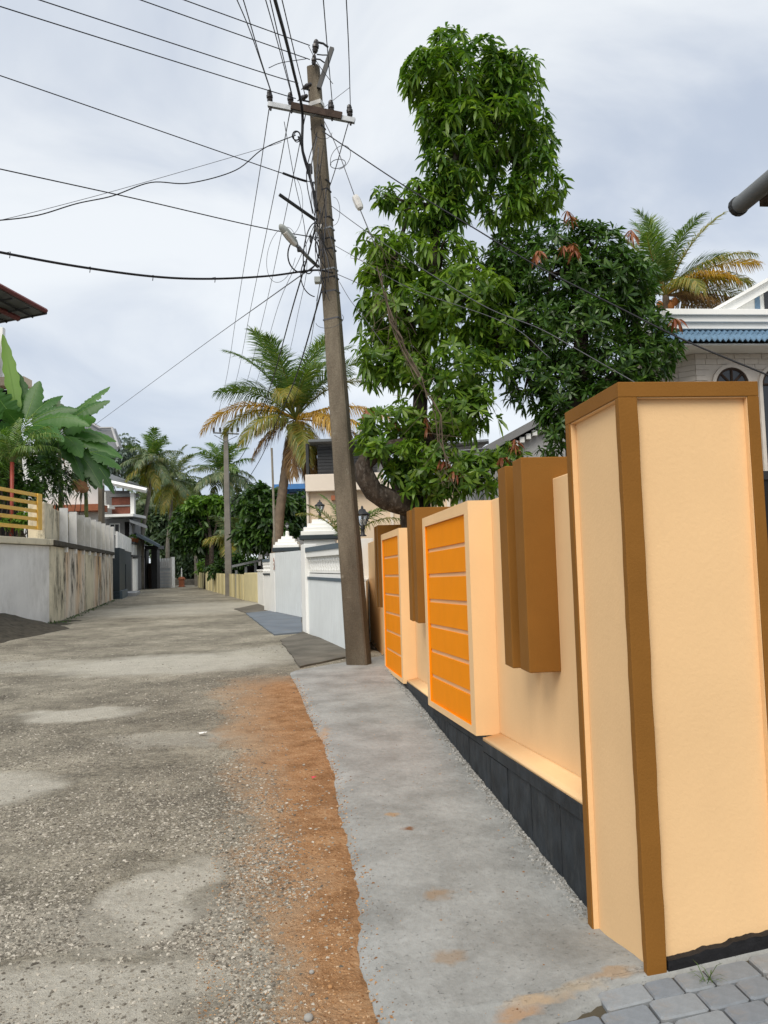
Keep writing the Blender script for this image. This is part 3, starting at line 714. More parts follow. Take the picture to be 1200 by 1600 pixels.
# ------------------------------------------------------------------ white house: boundary wall, gate, piers
def white_wall():
    P0, P1 = V3(WW0[0], WW0[1], 0), V3(WW1[0], WW1[1], 0); d = unit(P1 - P0); P0 = P0 - d * .45; side = np.array([d[1], -d[0], 0])
    if side[0] < 0: side = -side
    t = thing('boundary_wall', 'white boundary wall with slate coping and balusters behind the near pole', 'wall', P0 + V3(0, 0, GZ))
    L = np.linalg.norm(P1 - P0)
    seg(MB(), P0, P1, -.3, 1.20, .2, side).build('wall', M['white'], t)
    n = 27
    for i in range(n):
        a, b = P0 + d * (L * i / n + .006), P0 + d * (L * (i + 1) / n - .006)
        seg(MB(), a, b, -.25, 1.195, .012, side, .0125).build('plank', M['coolwhite'], t)
    seg(MB(), P0, P1, 1.20, 1.265, .24, side, .03).build('band', M['slate'], t)
    seg(MB(), P0, P1, 1.265, 1.34, .18, side, -.01).build('rail', M['white'], t)
    seg(MB(), P0, P1, 1.36, 1.40, .16, side, -.02).build('rail', M['white'], t)
    seg(MB(), P0, P1, 1.26, 1.73, .03, side, -.15).build('gap_backing', M['grey'], t)  # grey sheet added behind the balusters as the shadow in their gaps
    prof = [(.035, 0), (.05, .03), (.03, .06), (.055, .13), (.03, .2), (.05, .23), (.05, .26), (.03, .29), (.045, .33)]
    bm = MB().lathe([(r_ * 1.7, z_) for r_, z_ in prof], (0, 0, 0), 6); me = bpy.data.meshes.new('baluster'); me.from_pydata(bm.v, [], bm.f); me.materials.append(M['white'])
    me.polygons.foreach_set('use_smooth', [True] * len(me.polygons))
    k = int(L / .27)
    for i in range(k):
        q = P0 + d * (L * (i + .5) / k) + side * .09; inst('baluster', me, t, Matrix.Translation((q[0], q[1], 1.40)))
    seg(MB(), P0, P1, 1.73, 1.85, .26, side, .05).build('coping', M['white'], t)
    seg(MB(), P0 , P1, 1.85, 1.96, .3, side, .07).build('coping_cap', M['slate'], t)
    # end post beside the gate
    q0 = on_line(P0, P1, 484, 920)[0]; q1 = on_line(P0, P1, 471, 920)[0]
    seg(MB(), P1 + d * .002, P1 + d * .55, -.3, 2.05, .3, side, .08).build('end_post', M['white'], t, bev=.01)
    # short return towards the yellow wall
    e0, e1 = P0 - d * .002 + side * .1, V3(*W(14.6, -.02, 0))
    dd = unit(V3(e1[0] - e0[0], e1[1] - e0[1], 0)); sd = np.array([dd[1], -dd[0], 0])
    seg(MB(), e0, e1, -.4, 1.2, .2, -sd if sd[1] < 0 else sd).build('return_wall', M['white'], t)
    MB().box(14.41, 14.7, -.02, .3, -.5, 2.1, TW).build('return_post', M['white'], t, bev=.01)
white_wall()
def gate_pier(name_lab, u0, u1, vb, Y, lampstub):
    x0, x1 = A(u0, 850, Y)[0], A(u1, 850, Y)[0]; w = x1 - x0; cx = (x0 + x1) / 2; cy = Y + w / 2
    zb = A((u0 + u1) / 2, vb, Y)[2]
    t = thing('gate_pier', name_lab, 'gate pier', (cx, cy, GZ), 'stepped piers of the white gate')
    h = w / 2
    MB().lathe([(h * .8, -.2), (h * .8, zb - GZ - .02)], (cx, cy, GZ), 4, sq=True).build('shaft', M['white'], t)
    MB().lathe([(h * .98, 0), (h, .02), (h, .14), (h * .98, .16)], (cx, cy, zb - .02), 4, sq=True).build('dark_band', M['darkslate'], t)
    s = .112 * w / 1.1
    z = zb + .141
    for k, r in enumerate([.93, .80, .62, .40]):
        MB().lathe([(h * r, 0), (h * r, s * .93), (h * (r - .03), s)], (cx, cy, z), 4, sq=True).build('cap_step', M['white'], t); z += s + .001
    if lampstub: MB().lathe([(.075, 0), (.085, .03), (.07, .05), (.07, .16), (.05, .2)], (cx, cy, z), 10).build('lamp_base', M['white'], t, smooth=False)
    return cx, cy, z
pc1 = gate_pier('larger stepped white gate pier with dark band just left of near pole', 468, 529, 842, 25.2, False)
pc2 = gate_pier('smaller stepped white gate pier behind the plank gate, farther one', 425, 468, 861, 28.6, True)
def lantern(u, v_top, v_bot, Y, label, name='lamp_lantern', pos=None):
    """v_bot is the foot of the lamp"""
    p = A(u, v_bot, Y) if pos is None else V3(*pos); zt = A(u, v_top, Y)[2]; H = zt - p[2]
    t = thing(name, label, 'lamp', p, 'lanterns on the white boundary')
    k = H / 1.0; c = tuple(p)
    MB().lathe([(.12 * k, 0), (.13 * k, .02 * k), (.07 * k, .06 * k), (.06 * k, .22 * k), (.09 * k, .26 * k), (.05 * k, .30 * k), (.11 * k, .36 * k)], c, 10).build('stem', M['darkmetal'], t, smooth=True)
    MB().lathe([(.11 * k, .365 * k), (.21 * k, .60 * k), (.235 * k, .70 * k)], c, 8).build('glass', M['glass'], t)
    MB().lathe([(.03 * k, .37 * k), (.075 * k, .45 * k), (.08 * k, .53 * k), (.03 * k, .58 * k)], c, 8).build('bulb', M['whiteporc'], t, smooth=True)
    fr = MB()
    for i in range(8):
        w = 2 * math.pi * i / 8; q = lambda r, z: (c[0] + r * k * math.cos(w), c[1] + r * k * math.sin(w), c[2] + z * k)
        fr.tube([q(.113, .365), q(.213, .60), q(.238, .70)], .009 * k, 4)
    fr.build('frame', M['darkmetal'], t)
    MB().lathe([(.26 * k, .70 * k), (.25 * k, .73 * k), (.14 * k, .80 * k), (.10 * k, .88 * k), (.04 * k, .90 * k), (.045 * k, .95 * k), (.01 * k, 1.0 * k)], c, 10).build('hood', M['darkmetal'], t, smooth=True)
lantern(501, 780, 0, 25.7, 'black lantern with clear bowl on the larger stepped gate pier', pos=(pc1[0], pc1[1], pc1[2]))
lantern(450, 815, 0, 29.1, 'small pale lantern on the smaller stepped gate pier', pos=(pc2[0], pc2[1], pc2[2] + .19))
lantern(418, 862, 884, 31.2, 'small black lantern on the low white wall left of the gate')
lantern(567, 790, 838, 16.5, 'black lantern half hidden behind the near pole at the yellow wall end')
def white_gate():
    g0, g1 = G(471, 966), G(431, 957.5); P0, P1 = V3(g0[0], g0[1], 0), V3(g1[0], g1[1], 0); d = unit(P1 - P0); L = np.linalg.norm(P1 - P0); side = np.array([d[1], -d[0], 0])
    t = thing('plank_gate', 'white sliding gate of vertical planks above the blue grey apron', 'gate', P0 + V3(0, 0, GZ))
    n = 12
    for i in range(n):
        seg(MB(), P0 + d * (L * i / n + .008), P0 + d * (L * (i + 1) / n - .008), GZ + .035, 2.0, .03, side).build('plank', M['coolwhite'], t)
    f = MB(); seg(f, P0, P1, .2, .3, .03, side, -.0305); seg(f, P0, P1, 1.7, 1.8, .03, side, -.0305); f.build('rail', M['white'], t)
    # wall stub left of the gate with the small plaque
    e = G(413, 953.5); Q0 = P1 + d * .05; Q1 = V3(e[0], e[1], 0)
    w = thing('boundary_wall', 'low white wall with slate coping between plank gate and pale yellow wall', 'wall', Q0 + V3(0, 0, GZ))
    s0 = on_line(Q0, Q1, 423, 900)[0]; S0 = V3(s0[0], s0[1], 0)
    seg(MB(), Q0, S0, -.3, 2.0, .3, side, .02).build('gate_post', M['white'], w)
    seg(MB(), S0, Q1, -.3, 1.22, .2, side).build('wall', M['white'], w)
    seg(MB(), S0, Q1, 1.22, 1.28, .24, side, .03).build('band', M['darkslate'], w)
    seg(MB(), S0, Q1, 1.28, 1.6, .06, side, -.05).build('panel', M['white'], w)
    for i in range(9):
        q = S0 + (Q1 - S0) * ((i + .5) / 9); MB().lathe([(.04, 0), (.06, .08), (.035, .16), (.06, .24), (.04, .32)], (q[0] + side[0] * .02, q[1] + side[1] * .02, 1.28), 6).build('baluster', M['white'], w)
    seg(MB(), S0, Q1, 1.6, 1.7, .24, side, .03).build('coping', M['white'], w)
    seg(MB(), S0, Q1, 1.7, 1.8, .28, side, .05).build('coping_cap', M['slate'], w)
    l0, l1 = G(412, 946), G(403, 943)
    lo = thing('low_pillar', 'plain low white pillar between the white wall and the pale yellow wall', 'pillar', l0)
    dd = unit(V3(l1[0] - l0[0], l1[1] - l0[1], 0)); ss = np.array([dd[1], -dd[0], 0])
    seg(MB(), l0, l1, -.3, 1.33, .5, ss).build('shaft', M['white'], lo, bev=.01)
    seg(MB(), l0, l1, 1.331, 1.40, .56, ss, .03).build('cap', M['white'], lo, bev=.01)
    # plaque: a little red house shape with a white disc
    c = on_line(Q0, Q1, 429, 881)[0]; dx, dz = d, V3(0, 0, 1); k = .0235 * 1.0
    pl = thing('wall_plaque', 'small red arched plaque on the white post left of the plank gate', 'plaque', c)
    pt = lambda x, z, o: tuple(c + dx * (-x) + dz * z - side * (.023 + o))
    s_ = .30
    mb = MB(); mb.prism([pt(x * s_ * .55, z * s_, 0) for x, z in [(-.36, -.65), (.36, -.65), (.36, .25), (.15, .42), (0, .72), (-.15, .42), (-.36, .25)]], -side * .012)
    mb.build('plate', M['terracotta'], pl)
    mb = MB(); mb.prism([pt(math.cos(i * .5236) * .085, -.02 + math.sin(i * .5236) * .11, .0125) for i in range(12)], -side * .004); mb.build('disc', M['white'], pl)
    mb = MB(); mb.prism([pt(math.cos(i * .5236) * .03, -.02 + math.sin(i * .5236) * .045, .017) for i in range(12)], -side * .003); mb.build('mark', M['terracotta'], pl)
    mb = MB(); mb.prism([pt(x, z, .0125) for x, z in [(-.05, -.165), (.05, -.165), (.05, -.135), (-.05, -.135)]], -side * .004); mb.build('bar', M['white'], pl)
white_gate()

# ------------------------------------------------------------------ pale yellow wall farther along, with its bands
def yellow_far_wall():
    P0, P1 = G(382, 937.5), G(309, 917); P0 = V3(P0[0], P0[1], 0); P1 = V3(P1[0], P1[1], 0); d = unit(P1 - P0); L = np.linalg.norm(P1 - P0); side = np.array([d[1], -d[0], 0])
    t = thing('far_boundary_wall', 'pale yellow banded wall running past the second pole', 'wall', P0 + V3(0, 0, GZ))
    seg(MB(), P0, P1, -.4, 1.15, .18, side).build('wall', M['paleyellow'], t)
    m2 = paint('darker yellow band', (.52, .455, .25), .8, .06, 2, .15, 40)
    s = .25; i = 0
    while s < L - .8:
        w = .62
        seg(MB(), P0 + d * s, P0 + d * (s + w), -.3, 1.17, .05, side, .045).build('band_panel', [M['paleyellow'], m2][i % 2], t); s += w + .45; i += 1
    a, b = G(402, 941), G(382, 937.5)
    dd = unit(V3(b[0] - a[0], b[1] - a[1], 0)); ss = np.array([dd[1], -dd[0], 0])
    seg(MB(), a, b, -.3, 1.24, .6, ss).build('end_pier', M['paleyellow'], t, bev=.02)
    for u in (337, 327.5):
        q = on_line(P0, P1, u, 915)[0]; q2 = q + d * 1.1
        seg(MB(), q, q2, -.3, 1.62, .5, side, .12).build('pier', M['paleyellow'], t, bev=.02)
yellow_far_wall()

# ------------------------------------------------------------------ left: retaining wall, railing
def left_walls():
    P0, P1 = V3(LW0[0], LW0[1], 0), V3(LW1[0], LW1[1], 0); d = unit(P1 - P0); L = np.linalg.norm(P1 - P0); side = np.array([-d[1], d[0], 0])
    Q = A(0, 840, 21.8); Q1 = V3(Q[0], Q[1], 0); df = unit(Q1 - P0); Qe = P0 + df * 9; sf = np.array([df[1], -df[0], 0])
    t = thing('retaining_wall', 'stained whitewashed retaining wall with ribbed parapet along the left of the road', 'wall', P0 + V3(0, 0, GZ))
    par = lambda u, v: float(np.dot(on_line(P0, P1, u, v)[0] - P0, d))
    zc = lambda s: 2.51 - .0 * s
    us = [80, 99.5, 116.5, 132, 145, 154.7, 163, 171, 175.5]
    ss = [par(u, 900) for u in us]; ss[0] = 0; ss[-1] = L
    seg(MB(), P0, P1, -.4, 2.42, .3, side, -.02).build('wall', M['mould'], t)
    for i in range(len(ss) - 1):
        seg(MB(), P0 + d * (ss[i] + (.03 if i else -.10)), P0 + d * (ss[i + 1] - .03), -.4, 2.40, .1, side, .03 + .01 * (i % 2)).build('wall_panel', M['ochrewash'] if i not in (0, 3) else M['oldwhite'], t)
    seg(MB(), P0 - d * .12, P1, 2.42, 2.60, .5, side, .14).build('coping', M['mould'], t, bev=.02)
    us = [100.5, 115, 127.5, 137, 146, 154, 161, 168, 174, 180]; ps = [par(u, 850) for u in us]; ps = [1.0] + ps[0:]
    zt = lambda s: 3.72 + .012 * s
    ps[-1] = min(ps[-1], L); ps = [p for p in ps if p <= L]
    if ps[-1] < L - .3: ps.append(L)
    for i in range(len(ps) - 1):
        a, b = ps[i], ps[i + 1]
        seg(MB(), P0 + d * a, P0 + d * (b - .08), 2.602, zt(a) - .10 * (i % 2), .10, side, -.16).build('parapet_panel', M['oldwhite'], t)
        seg(MB(), P0 + d * (b - .16), P0 + d * (b + .01), 2.25, zt(a) + .10, .27, side, .13).build('rib', M['oldwhite2'], t)
    # corner post and the plain front
    cp = thing('corner_post', 'stout stained white post on the retaining wall corner beside the yellow railing', 'post', P0 + V3(0, 0, 2.6))
    pa = P0 + side * .12 + d * .05
    seg(MB(), P0 + df * .25, P0 + d * .9, 2.602, 3.82, .5, side, -.08).build('shaft', M['oldwhite'], cp, bev=.02)
    f = thing('front_wall', 'clean whitewashed front wall below the yellow railing at the left edge', 'wall', P0 + df * 2 + V3(0, 0, GZ))
    seg(MB(), P0 + df * .0, Qe, -.4, 2.40, .3, sf, -.01).build('wall', M['oldwhite2'], f)
    seg(MB(), P0 - df * .1, Qe, 2.42, 2.62, .5, sf, .12).build('coping', M['oldwhite'], f, bev=.02)
    m = MB(); r = np.random.default_rng(2)
    rail = thing('railing', 'yellow metal railing with five bars on the left front wall', 'railing', P0 + df * 2 + V3(0, 0, 2.62))
    pz = P0 + sf * .12
    n = np.array([-df[1], df[0], 0])
    zs = []
    for va, vb, in [(767, 774), (781, 786.5), (794, 799), (807.5, 811.5), (820.5, 825)]:
        b = PL(60, vb, pz, n); zs.append(b[2])
    q0 = PL(66, 800, pz, n); s0 = float(np.dot(q0 - pz, df))
    for z in zs: seg(MB(), pz + df * s0, pz + df * 9, z - .055, z + .055, .05, sf).build('bar', M['yellowrail'], rail, bev=.008)
    for s in (s0 + .1, s0 + 3.2, s0 + 6.3): seg(MB(), pz + df * s, pz + df * (s + .28), zs[-1] - .05, zs[0] + .05, .05, sf, .051).build('post', M['yellowrail'], rail, bev=.008)
    # raised garden behind the walls
    z = 2.44
    b = MB(); b.prism([tuple(p) for p in [P0 + side * .25 + V3(0, 0, -.3), P1 + side * .25 + V3(0, 0, -.3), P1 + side * 22 + V3(0, 0, -.3), Qe + sf * 12 + V3(0, 0, -.3), Qe + sf * .25 + V3(0, 0, -.3)]], (0, 0, z + .3)); o = b.build('garden_bed', M['soil']); struct(o)
left_walls()

# ------------------------------------------------------------------ left, farther: slate wall, grey wall, covered gateway, white gate
def left_far():
    P0, P1 = V3(SL0[0], SL0[1], 0), G(205, 925); P1 = V3(P1[0], P1[1], 0); d = unit(P1 - P0); L = np.linalg.norm(P1 - P0); side = np.array([-d[1], d[0], 0])
    par = lambda u, v=890: float(np.dot(on_line(P0, P1, u, v)[0] - P0, d))
    t = thing('slate_wall', 'dark slate painted wall topped with white uprights beyond the retaining wall', 'wall', P0 + V3(0, 0, GZ))
    z = lambda u, v: on_line(P0, P1, u, v)[0][2]
    ztop = z(193, 860)
    seg(MB(), P0, P0 + d * par(189), -.3, ztop, .5, side, .25).build('wall', M['darkslate'], t)
    seg(MB(), P0 + d * par(197), P1, -.3, ztop, .3, side).build('wall', M['darkslate'], t)
    seg(MB(), P0, P0 + d * par(189), -.3, .35, .6, side, .4).build('base', M['slate'], t)
    seg(MB(), P0 + d * par(189), P0 + d * par(197), 1.95, ztop, .3, side).build('lintel', M['darkslate'], t)
    us = np.linspace(182.5, 205, 9); zb = ztop + .02; zu = z(193, 836)
    for i in range(8):
        a, b = par(us[i]), par(us[i + 1]); seg(MB(), P0 + d * (a + .1 * (b - a)), P0 + d * (b - .12 * (b - a)), zb, zu, .12, side, .05).build('upright', M['white'], t)
    g = thing('wicket_gate', 'narrow dark grille gate with a white middle sheet in the slate wall', 'gate', P0 + d * par(193) + V3(0, 0, GZ))
    a, b = par(189.5), par(196.5)
    seg(MB(), P0 + d * a, P0 + d * b, .75, 1.45, .04, side, -.05).build('sheet', M['coolwhite'], g)
    for i in range(6):
        s = a + (b - a) * i / 5; seg(MB(), P0 + d * (s - .03), P0 + d * (s + .03), -.05, 1.95, .05, side, -.1).build('bar', M['darkmetal'], g)
    st = thing('doorstep', 'pale concrete doorstep in front of the wicket gate', 'step', P0 + d * par(193) + V3(0, 0, GZ))
    seg(MB(), P0 + d * par(188.8), P0 + d * par(197.5), -.3, .1, .9, side, .9).build('slab', M['lightgrey'], st, bev=.02)
    # side gate left of the slate pillar
    g2 = thing('grille_gate', 'dark louvred gate with a white panel beside the retaining wall end', 'gate', P0 - d * .3 + V3(0, 0, GZ))
    q = P0 + side * .6
    seg(MB(), q - d * 2.6, q + d * .0, 1.1, 1.9, .04, side).build('sheet', M['coolwhite'], g2)
    for i in range(14): seg(MB(), q - d * 2.6, q, .0 + i * .18, .09 + i * .18, .05, side, -.06).build('louvre', M['darkmetal'], g2)
    # grey wall with posts
    R0, R1 = G(206, 924), G(228, 919); R0 = V3(R0[0], R0[1], 0); R1 = V3(R1[0], R1[1], 0); e = unit(R1 - R0); sd = np.array([-e[1], e[0], 0])
    pr = lambda u, v=890: float(np.dot(on_line(R0, R1, u, v)[0] - R0, e)); zz = lambda u, v: on_line(R0, R1, u, v)[0][2]
    w = thing('grey_wall', 'mauve grey wall with dark rail and white posts before the covered gateway', 'wall', R0 + V3(0, 0, GZ))
    mg = paint('mauve grey render', (.26, .235, .24), .9, .1, 1, .2, 30)
    seg(MB(), R0 + e * pr(218.5), R1, -.3, zz(220, 870), .3, sd).build('wall', mg, w)
    seg(MB(), R0 + e * pr(211), R0 + e * pr(213.5), -.3, zz(213, 873), .3, sd, .1).build('post', M['white'], w)
    zt_, zb_ = zz(220, 853), zz(220, 869)
    seg(MB(), R0 + e * pr(207), R1, zt_, zt_ + .2, .2, sd, .05).build('top_rail', M['darkmetal'], w)
    seg(MB(), R0 + e * pr(207), R1, zb_ - .1, zb_ + .02, .2, sd, .05).build('bottom_rail', M['darkmetal'], w)
    for u in np.linspace(208, 226, 8): seg(MB(), R0 + e * pr(u), R0 + e * (pr(u) + .45), zb_ + .021, zt_ - .001, .12, sd).build('baluster', M['white'], w)
    seg(MB(), R0 + e * pr(206), R1, zb_, zt_, .05, sd, -.2).build('gap_backing', M['darkmetal'], w)
    g3 = thing('bar_gate', 'dark bar gate with white sheets between slate wall and grey wall', 'gate', R0 + e * pr(215) + V3(0, 0, GZ))
    a, b = pr(212), pr(218.5)
    seg(MB(), R0 + e * a, R0 + e * b, .7, 1.6, .04, sd, -.1).build('sheet', M['coolwhite'], g3)
    for i in range(9): s = a + (b - a) * i / 8; seg(MB(), R0 + e * (s - .05), R0 + e * (s + .05), .0, 2.6, .05, sd, -.15).build('bar', M['darkmetal'], g3)
    pots = [(209, 842, .3), (213.5, 843, .34), (217, 846, .28), (221.5, 851, .3)]
    for k, (u, v, s) in enumerate(pots):
        p = on_line(R0, R1, u, v)[0] + sd * .1; p[2] = zt_ + .2
        pt = thing('flower_pot', ['round shrub pot on the grey wall nearest the slate wall', 'second flower pot on the grey wall with pale bloom', 'terracotta pot third along the grey wall', 'terracotta pot beside the covered gateway roof'][k], 'flower pot', p, 'pots along the grey wall')
        MB().lathe([(s * .6, 0), (s * .9, s * .9), (s, s), (s * .8, s)], tuple(p), 9).build('pot', M['terracotta'], pt, smooth=True)
        P, Dn, Ln = [], [], []
        for i in range(60):
            w_ = unit(RNG.normal(0, 1, 3) + V3(0, 0, .7)); P.append(p + V3(0, 0, s * 1.1) + w_ * s * .5); Dn.append(w_); Ln.append(s * .8)
        leaf_mesh('plant', np.array(P), np.array(Dn), np.array(Ln), .4, .4, M['midleaf'], pt)
    # covered gateway
    c = thing('covered_gateway', 'dark gateway with a small sloping slate roof before the white gate', 'gateway', G(238, 918))
    Y = 66.0
    fbox(MB(), 236.5, 856, 245.5, 920, Y, .8).build('pillar', M['darkmetal'], c)
    fbox(MB(), 228.5, 880, 236.4, 920, Y + .6, .3).build('door', M['timber'], c)
    fbox(MB(), 226, 858, 228.4, 920, Y, .8).build('pillar', M['darkmetal'], c)
    r0 = [A(211, 833, 63), A(249.5, 854, 66), A(232, 855, 66), A(219, 842, 63.5)]
    a_, b_, c_, e_ = A(210.5, 833, 67), A(250, 854.5, 67), A(250, 856, 64.2), A(213, 838, 61.5)
    mb = MB(); mb.prism([tuple(a_), tuple(b_), tuple(c_), tuple(e_)], (0, 0, .22)); mb.build('roof', M['slate'], c)
    fbox(MB(), 226, 852.5, 247, 858, 65.2, 1.8).build('beam', M['darkmetal'], c)
    # white gate with battlements at the bend
    Q0, Q1 = V3(GT0[0], GT0[1], 0), V3(GT1[0], GT1[1], 0); h = unit(Q1 - Q0); s2 = np.array([-h[1], h[0], 0]); LL = np.linalg.norm(Q1 - Q0)
    zq = lambda v: A(257, v, 69)[2]
    gt = thing('panelled_gate', 'white panelled gate with battlement tops where the road bends', 'gate', Q0 + V3(0, 0, GZ))
    seg(MB(), Q0, Q1, -.1, zq(888), .08, s2).build('leaf', M['coolwhite'], gt)
    for i in range(2):
        for j in range(5):
            z0 = .05 + j * (zq(890) - .1) / 5
            seg(MB(), Q0 + h * (LL * (.07 + .45 * i)), Q0 + h * (LL * (.48 + .45 * i)), z0, z0 + (zq(890) - .1) / 5 - .09, .03, s2, .031).build('panel', M['white'], gt)
    seg(MB(), Q0, Q1, zq(888), zq(886), .2, s2, .05).build('rail', M['white'], gt)
    for i in range(5):
        a = LL * (i + .12) / 5; seg(MB(), Q0 + h * a, Q0 + h * (a + LL * .14), zq(886), zq(872.5), .15, s2, .03).build('battlement', M['white'], gt)
    seg(MB(), Q0, Q1, zq(886), zq(877), .04, s2, -.05).build('infill', M['grey'], gt)
    for q in (Q0 - h * .25, Q1): seg(MB(), q, q + h * .25, -.2, zq(871), .3, s2, .1).build('post', M['white'], gt)
    # things at the far bend
    sh = thing('gate_shrine', 'small terracotta pillar with a white finial at the far bend', 'pillar', G(284, 917)); p = G(284, 917)
    MB().lathe([(.25, 0), (.25, .08), (.20, .1), (.20, .62), (.28, .66), (.28, .74), (.14, .9)], tuple(p), 4, sq=True).build('body', M['terracotta'], sh)
    MB().lathe([(.06, .9), (.05, 1.6), (.02, 1.7)], tuple(p), 8).build('finial', M['white'], sh)
    dk = thing('low_far_wall', 'low dark wall closing the road at the far bend', 'wall', G(285, 916.3)); Y = 76.5
    fbox(MB(), 262, 905, 312, 921, Y, .3).build('wall', M['darkcon'], dk)
    tp = thing('far_post', 'short grey concrete post among the trees at the far bend', 'post', G(305.5, 917)); Y = 71
    fbox(MB(), 303.5, 856, 308, 921, Y, .3).build('shaft', M['palmgrey'], tp)
    fr = thing('tin_roof_shed', 'low shed with pale tin roof glimpsed under the dark round tree', 'shed', A(305, 910, 88)); Y = 88
    mb = MB(); x0, x1 = A(268, 860, Y)[0], A(330, 860, Y)[0]; zl, zh = A(300, 868, Y)[2], A(300, 850, Y)[2]
    mb.prism([(x0, Y, zl), (x1, Y, zl), (x1, Y + 5, zh), (x0, Y + 5, zh)], (0, 0, .1)); mb.build('roof', M['steel'], fr)
    MB().box(x0 + .5, x1 - .5, Y + .4, Y + 5, -.2, zl - .01).build('wall', M['grey'], fr)

# ------------------------------------------------------------------ houses
def window(mbp, x0, x1, y, z0, z1, frame, parent, nm='window'):
    w = MB(); k = .07
    w.box(x0, x1, y - .03, y + .05, z0, z0 + k); w.box(x0, x1, y - .03, y + .05, z1 - k, z1); w.box(x0, x0 + k, y - .03, y + .05, z0 + k, z1 - k); w.box(x1 - k, x1, y - .03, y + .05, z0 + k, z1 - k)
    w.box((x0 + x1) / 2 - .03, (x0 + x1) / 2 + .03, y - .025, y + .04, z0 + k, z1 - k)
    o = w.build(nm, frame, parent); MB().box(x0 + k, x1 - k, y, y + .02, z0 + k, z1 - k).build('pane', M['winglass'], o)
def peach_house():
    Y = 29.0; X = lambda u, v=780: A(u, v, Y)[0]; Z = lambda v, u=520: A(u, v, Y)[2]
    t = thing('peach_house', 'peach painted two storey house behind the white gate and mango trunk', 'house', (X(560), Y, GZ))
    MB().box(X(483), X(745), Y, Y + 9, -.2, Z(768)).build('wall', M['peach'], t)
    MB().box(X(479), X(600), Y - .35, Y + 9, Z(768) + .001, Z(742)).build('parapet', M['peachband'], t, bev=.02)
    MB().box(X(600) + .01, X(745), Y - .2, Y + 9, Z(768) + .001, Z(757)).build('parapet', M['peachband'], t)
    # dark louvred room on top
    MB().box(X(497), X(600), Y + .6, Y + 7, Z(742) + .001, Z(690)).build('upper_wall', M['grey'], t)
    for i in range(9):
        z = Z(740) + i * (Z(694) - Z(740)) / 9; MB().box(X(497) - .03, X(590), Y + .5, Y + .58, z, z + .11).build('louvre', M['darkmetal'], t)
    MB().box(X(484), X(604), Y - .1, Y + 7.5, Z(690) + .001, Z(686)).build('roof', M['rooftin'], t)
    MB().box(X(478), X(482.5), Y + .3, Y + .8, Z(742) + .001, Z(690)).build('roof_post', M['darkmetal'], t)
    MB().box(X(518), X(528), Y - .25, Y - .002, Z(782), Z(775)).build('sunshade', M['terracotta'], t)
    for u in (611, 700): MB().box(X(u - 2), X(u + 3), Y - .08, Y - .002, -.1, Z(768)).build('pilaster', M['peachband'], t)
    MB().box(X(624), X(634), Y - .06, Y - .003, -.1, Z(797)).build('door', M['void'], t)
    window(None, X(650), X(672), Y - .05, Z(815), Z(790), M['timber'], t)
    MB().tube([(X(481), Y - .1, Z(768)), (X(481), Y - .1, Z(860))], .05, 6).build('downpipe', M['peachband'], t)
peach_house()
def blue_house():
    Y = 44.0; X = lambda u: A(u, 800, Y)[0]; Z = lambda v: A(460, v, Y)[2]
    t = thing('blue_roofed_house', 'house with blue sheet roof and blue balcony behind the leaning palm', 'house', (X(455), Y, GZ))
    MB().box(X(395), X(486), Y + 1.6, Y + 8, -.2, Z(766)).build('wall', M['lightgrey'], t)
    MB().box(X(428), X(486), Y - .4, Y + 8, Z(765), Z(757)).build('roof', M['blueroof'], t)
    MB().box(X(446), X(486), Y, Y + .1, Z(826), Z(811)).build('balcony', M['blueroof'], t)
    MB().box(X(420), X(486), Y, Y + 1.59, Z(831), Z(828)).build('balcony_floor', M['lightgrey'], t)
    for u in (430, 448, 464, 479): MB().box(X(u), X(u) + .12, Y + .15, Y + .27, Z(828), Z(766)).build('post', M['blueroof'], t)
    for u in (436, 452, 468): MB().box(X(u), X(u + 8), Y + 1.5, Y + 1.59, Z(822), Z(780)).build('opening', M['void'], t)
    MB().box(X(405), X(486), Y + .2, Y + 1.5, -.1, Z(833)).build('lower_wall', M['lightgrey'], t)
blue_house()
def carport():
    Y = 41.0; X = lambda u: A(u, 880, Y)[0]; Z = lambda v: A(390, v, Y)[2]
    t = thing('carport', 'low carport with pale sheet edge behind the pale yellow wall', 'carport', (X(390), Y, GZ))
    MB().prism([(X(362), Y, Z(886)), (X(421), Y, Z(875)), (X(421), Y + 4, Z(871)), (X(362), Y + 4, Z(882))], (0, 0, .12)).build('roof', M['steel'], t)
    for u in (366, 381, 396, 409, 419): MB().box(X(u), X(u) + .12, Y + .2, Y + .32, -.2, Z(882) - (u - 390) * -.012).build('post', M['steel'], t)
    MB().box(X(360), X(424), Y + 4.2, Y + 4.4, -.2, Z(884)).build('back_wall', M['void'], t)  # near-black in place of the shade under the carport roof
carport()
